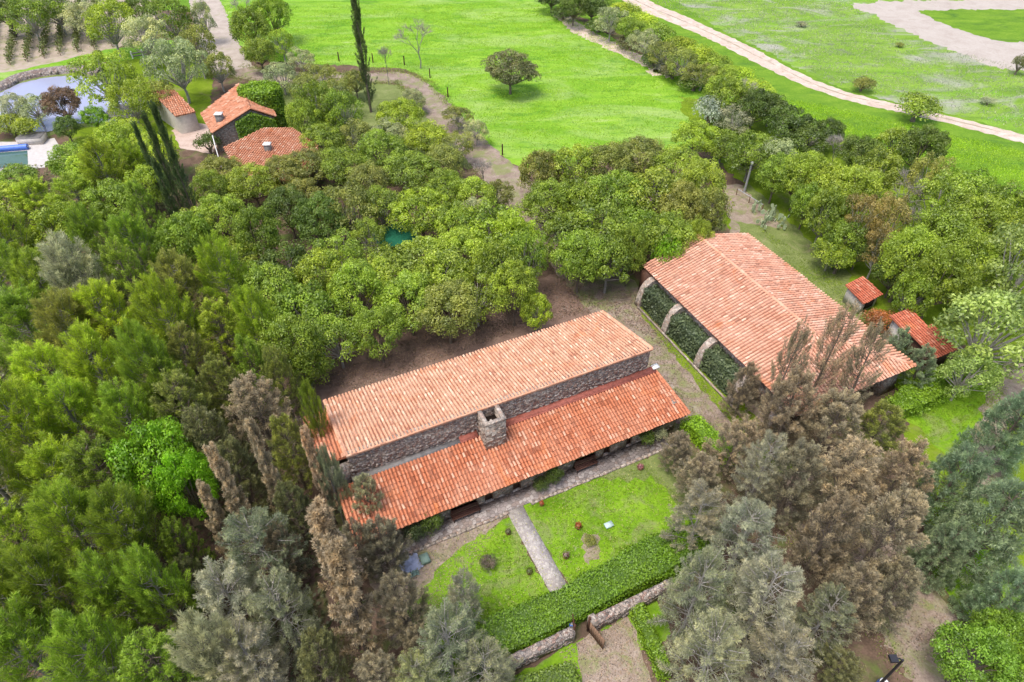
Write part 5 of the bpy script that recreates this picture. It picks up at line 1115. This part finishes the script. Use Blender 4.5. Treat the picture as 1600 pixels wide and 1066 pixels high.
# green netting canopy inside the grove
p = g(617, 368, 1.8); e = empty('netting_canopy', (p[0], p[1], 0), TH, 'dark green netting canopy in the clearing of the grove', 'canopy')
n_ = 9; X = np.linspace(-2.4, 2.4, n_); v_ = [(X[i], X[j]*.9, 1.9-.25*math.sin(i/(n_-1)*3.14)*math.sin(j/(n_-1)*3.14)) for i in range(n_) for j in range(n_)]
m_ = MB(); m_.add(v_, [(i*n_+j, (i+1)*n_+j, (i+1)*n_+j+1, i*n_+j+1) for i in range(n_-1) for j in range(n_-1)]); m_.build('netting', NETG, e)
for a in (-2.4, 2.4):
    for b_ in (-2.16, 2.16): m_ = MB(); m_.tube([(a, b_, 0), (a, b_, 1.92)], .05, 6); m_.build('pole', METALG, e)
p = g(627, 388); e = empty('stone_heap', (p[0], p[1], 0), 0, 'grey stone heap beside the green netting canopy', 'stone heap')
rs3 = np.random.default_rng(9); m_ = MB()
for i in range(26):
    c = rs3.normal(size=3)*[.36, .3, .2]; c[2] = abs(c[2]); s_ = rs3.uniform(.15, .32); d_ = sph(8, rs3)*.08
    bx_ = np.array([(-1, -1, -1), (1, -1, -1), (1, 1, -1), (-1, 1, -1), (-.7, -.7, 1), (.8, -.8, 1), (.7, .8, 1), (-.8, .7, 1)])*s_*.6+c+d_; m_.hexa(bx_)
m_.build('stones', STONE_GREY, e)

# ------------------------------------------------------------------ pond, pool, vineyard
t = NT('pond_water'); pr = t.n('ShaderNodeBsdfPrincipled'); pr.inputs['Base Color'].default_value = (.30, .32, .46, 1); pr.inputs['Roughness'].default_value = .12  # lavender base colour paints the sky's reflection into the water
nb = t.noise(1.5, 3); bb = t.n('ShaderNodeBump'); bb.inputs['Strength'].default_value = .08; t.l(nb, bb.inputs['Height']); t.l(bb.outputs[0], pr.inputs['Normal']); t.l(pr.outputs[0], t.out.inputs[0]); WATER = t.m
sheet('pond_water', gp([(-60, 150), (0, 146), (28, 132), (70, 122), (122, 118), (150, 124), (190, 150), (212, 184), (180, 190), (120, 194), (70, 208), (25, 202), (-60, 192)]), .06, WATER, .15, 40)
bank = gp([(-30, 150), (8, 138), (26, 126), (60, 118), (96, 113), (130, 111), (158, 116)])
e = empty('pond_bank', (bank[0][0], bank[0][1], 0), 0, 'curved grey stone retaining bank along the far side of the pond', 'stone bank')
P = np.array(bank)
for _ in range(2):
    Q = [P[0]]
    for a, b_ in zip(P[:-1], P[1:]): Q += [a*.75+b_*.25, a*.25+b_*.75]
    P = np.array(Q+[P[-1]])
d_ = np.gradient(P, axis=0); d_ /= np.linalg.norm(d_, axis=1, keepdims=True); nn = np.stack([-d_[:, 1], d_[:, 0]], 1); P0 = P-bank[0]
m_ = MB(); prof = [(-.9, 0), (-.7, .5), (0, .9), (.5, .95), (1.4, .05)]
v_ = [(P0[i][0]+nn[i][0]*a, P0[i][1]+nn[i][1]*a, z_) for i in range(len(P)) for a, z_ in prof]; k_ = len(prof)
m_.add(v_, [(i*k_+j, i*k_+j+1, (i+1)*k_+j+1, (i+1)*k_+j) for i in range(len(P)-1) for j in range(k_-1)]); m_.build('bank_slope', STONE_GREY, e)
m_ = MB()
for i in range(90):
    q = rs3.integers(0, len(P)-1); c = P0[q]+(P0[q+1]-P0[q])*rs3.random()+nn[q]*rs3.uniform(-.8, -.1); s_ = rs3.uniform(.2, .45)
    m_.hexa(np.array([(-1, -1, -1), (1, -1, -1), (1, 1, -1), (-1, 1, -1), (-.7, -.7, 1), (.8, -.8, 1), (.7, .8, 1), (-.8, .7, 1)])*s_*.6+[c[0], c[1], .45]+rs3.normal(size=3)*.05)
m_.build('boulders', STONE_PALE, e)
q = gp([(163, 186), (176, 165), (205, 168), (202, 188)]); p = q[0]; e = empty('jetty', (p[0], p[1], 0), 0, 'grey timber deck at the right end of the pond', 'deck')
m_ = MB(); m_.prism([(a[0]-p[0], a[1]-p[1]) for a in q], .25, .38); m_.build('planks', CONC, e); m_ = MB(); m_.tube([(.4, .5, 0), (.4, .5, .3)], .1, 6); m_.build('pile', WOOD, e)
# pool
q = gp([(-40, 222), (48, 222), (85, 216), (100, 240), (70, 262), (-40, 275)]); sheet('pool_deck', q, .03, G_DECK, 0)
POOLW = m_simple('dark_green_pool_water', (.06, .12, .085), .08, .1, 2, .03, .6)
sheet('pool_water', gp([(-40, 242), (43, 236), (44, 258), (-40, 268)]), .05, POOLW, 0)
a, b_ = g(-40, 238, .2), g(44, 231, .2); e = empty('pool_cover_roll', tuple(a), 0, 'bright blue rolled pool cover along the edge of the pool', 'pool cover'); m_ = MB(); m_.tube([(0, 0, .15), (b_-a)+[0, 0, .15]], .42, 12); m_.build('roll', BLUEP, e)
m_ = MB(); m_.tube([(b_-a)+[0.003, 0, .15], (b_-a)+[.18, 0, .15]], .12, 8); m_.build('axle', METALG, e)
things_box('pump_house', 53, 222, 3.4, 2.0, 1.0, PLASTER, 'small pale pump box beside the pool deck', 'pump box', rz=.1, lid=CONC)
# vine rows
for i, (xa, ya, xb, yb_) in enumerate([(-12, 104, 0, 20), (17, 102, 30, 18), (44, 97, 55, 12), (70, 92, 80, 8), (95, 87, 101, 4), (122, 82, 126, 0), (148, 78, 150, -5), (176, 74, 175, -8)]):
    a, b_ = g(xa, ya), g(xb, yb_); L = np.linalg.norm(b_-a); k_ = int(L*45); rg_ = np.random.default_rng(700+i); m_ = MB(); tt = rg_.uniform(0, 1, k_)
    gapm = (np.sin(tt*L*1.7+i)+rg_.normal(size=k_)*.5) > -.9; tt = tt[gapm]; k_ = len(tt)
    P_ = (b_-a)*tt[:, None]+rg_.normal(size=(k_, 3))*[.28, .28, 0]; P_[:, 2] = rg_.uniform(.3, 1.7, k_)
    e = empty('vine_row', tuple(a), 0, f'dark vine row in the vineyard at top left, {ORD[i]} from the left', 'vine row', 'rows of the vineyard')
    v_, f_ = cards(P_, rg_.normal(size=(k_, 3))+[0, -.3, .7], .17, .12, rg_); m_.add(v_, f_, rg_.uniform(.1, .8, k_)); o = m_.build('foliage', FOL, e); o.color = (.15, .19, .05, 1)
    m_ = MB(); [m_.tube([(b_-a)*s_, (b_-a)*s_+[0, 0, 1.5]], .06, 4) for s_ in np.arange(0, 1.01, 3/L)]; m_.build('stakes', WOOD, e)
# fence posts along the pasture
for i, (x, y) in enumerate([(632, 102), (583, 98), (530, 96), (785, 242), (740, 200), (700, 152), (672, 122)]):
    p = g(x, y); m_ = MB(); m_.tube([(0, 0, 0), (0, 0, 1.6)], [.12, .1], 6); o = m_.build('fence_post', DARKWOOD); o.location = tuple(p)
    tag(o, f'dark wooden fence post at the pasture edge, {ORD[i]} counted from ' + ('the bare tree towards the left' if i < 3 else 'the grove end of the lane upwards') if False else ('dark wooden fence post at the top edge of the lane' if i < 3 else 'dark wooden fence post along the diagonal pasture edge')+f', {ORD[i if i < 3 else i-3]} '+('from the right' if i < 3 else 'from the bottom'), 'fence post', 'fence posts around the pasture')
e = empty('low_fence', tuple(g(208, 92)), 0, 'low grey stone fence between the airy trees left of the lane', 'fence'); dv = g(258, 84)-g(208, 92)
m_ = MB(); m_.tube([[0, 0, .9], dv+[0, 0, .9]], .12, 4); m_.tube([[0, 0, .4], dv+[0, 0, .4]], .12, 4); m_.build('rail', CONC, e)
for t_ in (0, .33, .66, 1): m_ = MB(); m_.tube([dv*t_, dv*t_+[0, 0, 1.3]], .14, 5); m_.build('post', WHITEP, e)

# ------------------------------------------------------------------ grass tufts (uncountable)
def tufts(name, poly, n, hgt, color, label, seed, clump=5, spread=.1, zoff=.01):
    rng = np.random.default_rng(seed); P = scatter(poly, n, rng)
    w = np.sin(P[:, 0]*.35+np.sin(P[:, 1]*.5)*1.3)*np.cos(P[:, 1]*.8+P[:, 0]*.2)
    keep = rng.random(len(P)) < .55+.4*w; P = P[keep]; w = w[keep]
    P = np.repeat(P, clump, 0)+rng.normal(size=(len(P)*clump, 2))*spread; w = np.repeat(w, clump)
    k = len(P); D = np.column_stack([rng.normal(size=(k, 2))*.55, np.ones(k)])
    v, f = needles(np.column_stack([P, np.full(k, zoff)]), D, hgt*rng.uniform(.5, 1.3, k), hgt*.42, rng)
    m_ = MB(); m_.add(v, f, np.clip(.5+.15*w+rng.uniform(-.3, .3, k), 0, 1)); o = m_.build(name, FOL); o.color = (*color, 1); tag(o, label, 'grass', kind='stuff'); return o
tufts('pasture_tufts', gp([(345, 8), (390, 95), (560, 104), (655, 122), (760, 225), (870, 262), (1060, 235), (1090, 160), (1060, 116), (940, 48), (850, 6)]), 30000, .20, (.34, .53, .04), 'short bright grass tufts across the pasture', 801, 4, .3, .015)
tufts('meadow_tufts', gp([(1190, 150), (1290, 165), (1400, 190), (1600, 235), (1650, 330), (1500, 285), (1330, 215)]), 9000, .2, (.36, .58, .03), 'grass tufts on the strip between the tree belt and the track', 802, 4, .25, .02)
tufts('scrub_weeds', gp([(1010, 0), (1110, 34), (1300, 128), (1500, 178), (1700, 225), (1700, 130), (1400, 60), (1300, -20)]), 9000, .26, (.50, .56, .36), 'pale weeds across the scrubby field', 803, 4, .3, .02)
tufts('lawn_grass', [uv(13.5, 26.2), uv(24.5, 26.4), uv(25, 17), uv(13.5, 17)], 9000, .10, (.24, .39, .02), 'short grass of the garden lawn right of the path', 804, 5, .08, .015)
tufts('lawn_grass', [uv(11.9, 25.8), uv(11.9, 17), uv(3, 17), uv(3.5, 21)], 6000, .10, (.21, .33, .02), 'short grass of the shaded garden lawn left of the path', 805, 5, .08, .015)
tufts('lane_weeds', [uv(29, 45), uv(35, 40), uv(34, 22), uv(31, 10), uv(30, 25)], 2200, .12, (.34, .36, .16), 'thin weeds growing on the dirt lane between the houses', 806, 4, .12, .02)
tufts('yard_weeds', gp([(1180, 350), (1330, 450), (1480, 570), (1600, 540), (1560, 640), (1450, 700), (1400, 620), (1330, 530)]), 7000, .14, (.26, .38, .03), 'grass growing around the large house', 807, 4, .12, .02)
def litter(name, poly, n, size, color, label, seed, z=.03):
    rng = np.random.default_rng(seed); P = scatter(poly, n, rng); k = len(P)
    N = rng.normal(size=(k, 3))*.35+[0, 0, 1]; s_ = size*rng.uniform(.4, 1.4, k)
    v, f = cards(np.column_stack([P, z+rng.uniform(0, .03, k)]), N, s_, s_*.6, rng); m_ = MB(); m_.add(v, f, rng.uniform(0, 1, k)); o = m_.build(name, FOL); o.color = (*color, 1); tag(o, label, 'leaf litter', kind='stuff')
litter('leaf_litter', gp([(480, 600), (760, 480), (900, 430), (1000, 460), (1060, 560), (1000, 520), (940, 480), (800, 520), (560, 610)]), 9000, .07, (.26, .19, .14), 'dry leaves on the bare soil behind the long house', 820)
litter('leaf_litter', [uv(28, 46), uv(35, 42), uv(34.5, 20), uv(36, 6), uv(30, 4), uv(29, 22)], 9000, .06, (.34, .27, .21), 'dry leaves and gravel on the dirt lane', 821)
litter('leaf_litter', [uv(10.6, 15.4), uv(16.1, 15.5), uv(15.4, 8), uv(10.4, 8)], 3500, .05, (.36, .28, .22), 'dry leaves on the forecourt below the gate', 822)
litter('leaf_litter', [uv(1, 26.3), uv(12, 26.4), uv(9, 24), uv(2, 20)], 2500, .05, (.36, .30, .23), 'dry leaves on the worn border of the shaded lawn', 823)
litter('clover_patches', [uv(3, 26), uv(25, 26.3), uv(25, 17), uv(3, 17)], 5000, .05, (.42, .44, .16), 'paler weeds sprinkled through the garden lawns', 824, .05)
sheet('worn_patch', gp([(914, 838), (930, 836), (936, 858), (930, 880), (916, 884), (911, 862)]), .018, G_PATIO, .3, 46, .3)
for i_, (pts_, off_) in enumerate([(lane[3:9], 2.4), (lane[3:9], -2.4), (lane[9:], -3.0)]):
    P_ = np.array(pts_); d_ = np.gradient(P_, axis=0); d_ /= np.linalg.norm(d_, axis=1, keepdims=True); n_ = np.stack([-d_[:, 1], d_[:, 0]], 1)
    pl_ = list(P_+n_*(off_-.8))+list((P_+n_*(off_+.8))[::-1])
    tufts('lane_edge_weeds', pl_, 1800, .2, (.30, .36, .10), 'weeds fringing the dirt lane, '+('left side beside the shrubs', 'right side beside the pasture', 'right side of its lower bend')[i_], 830+i_, 4, .18, .02)
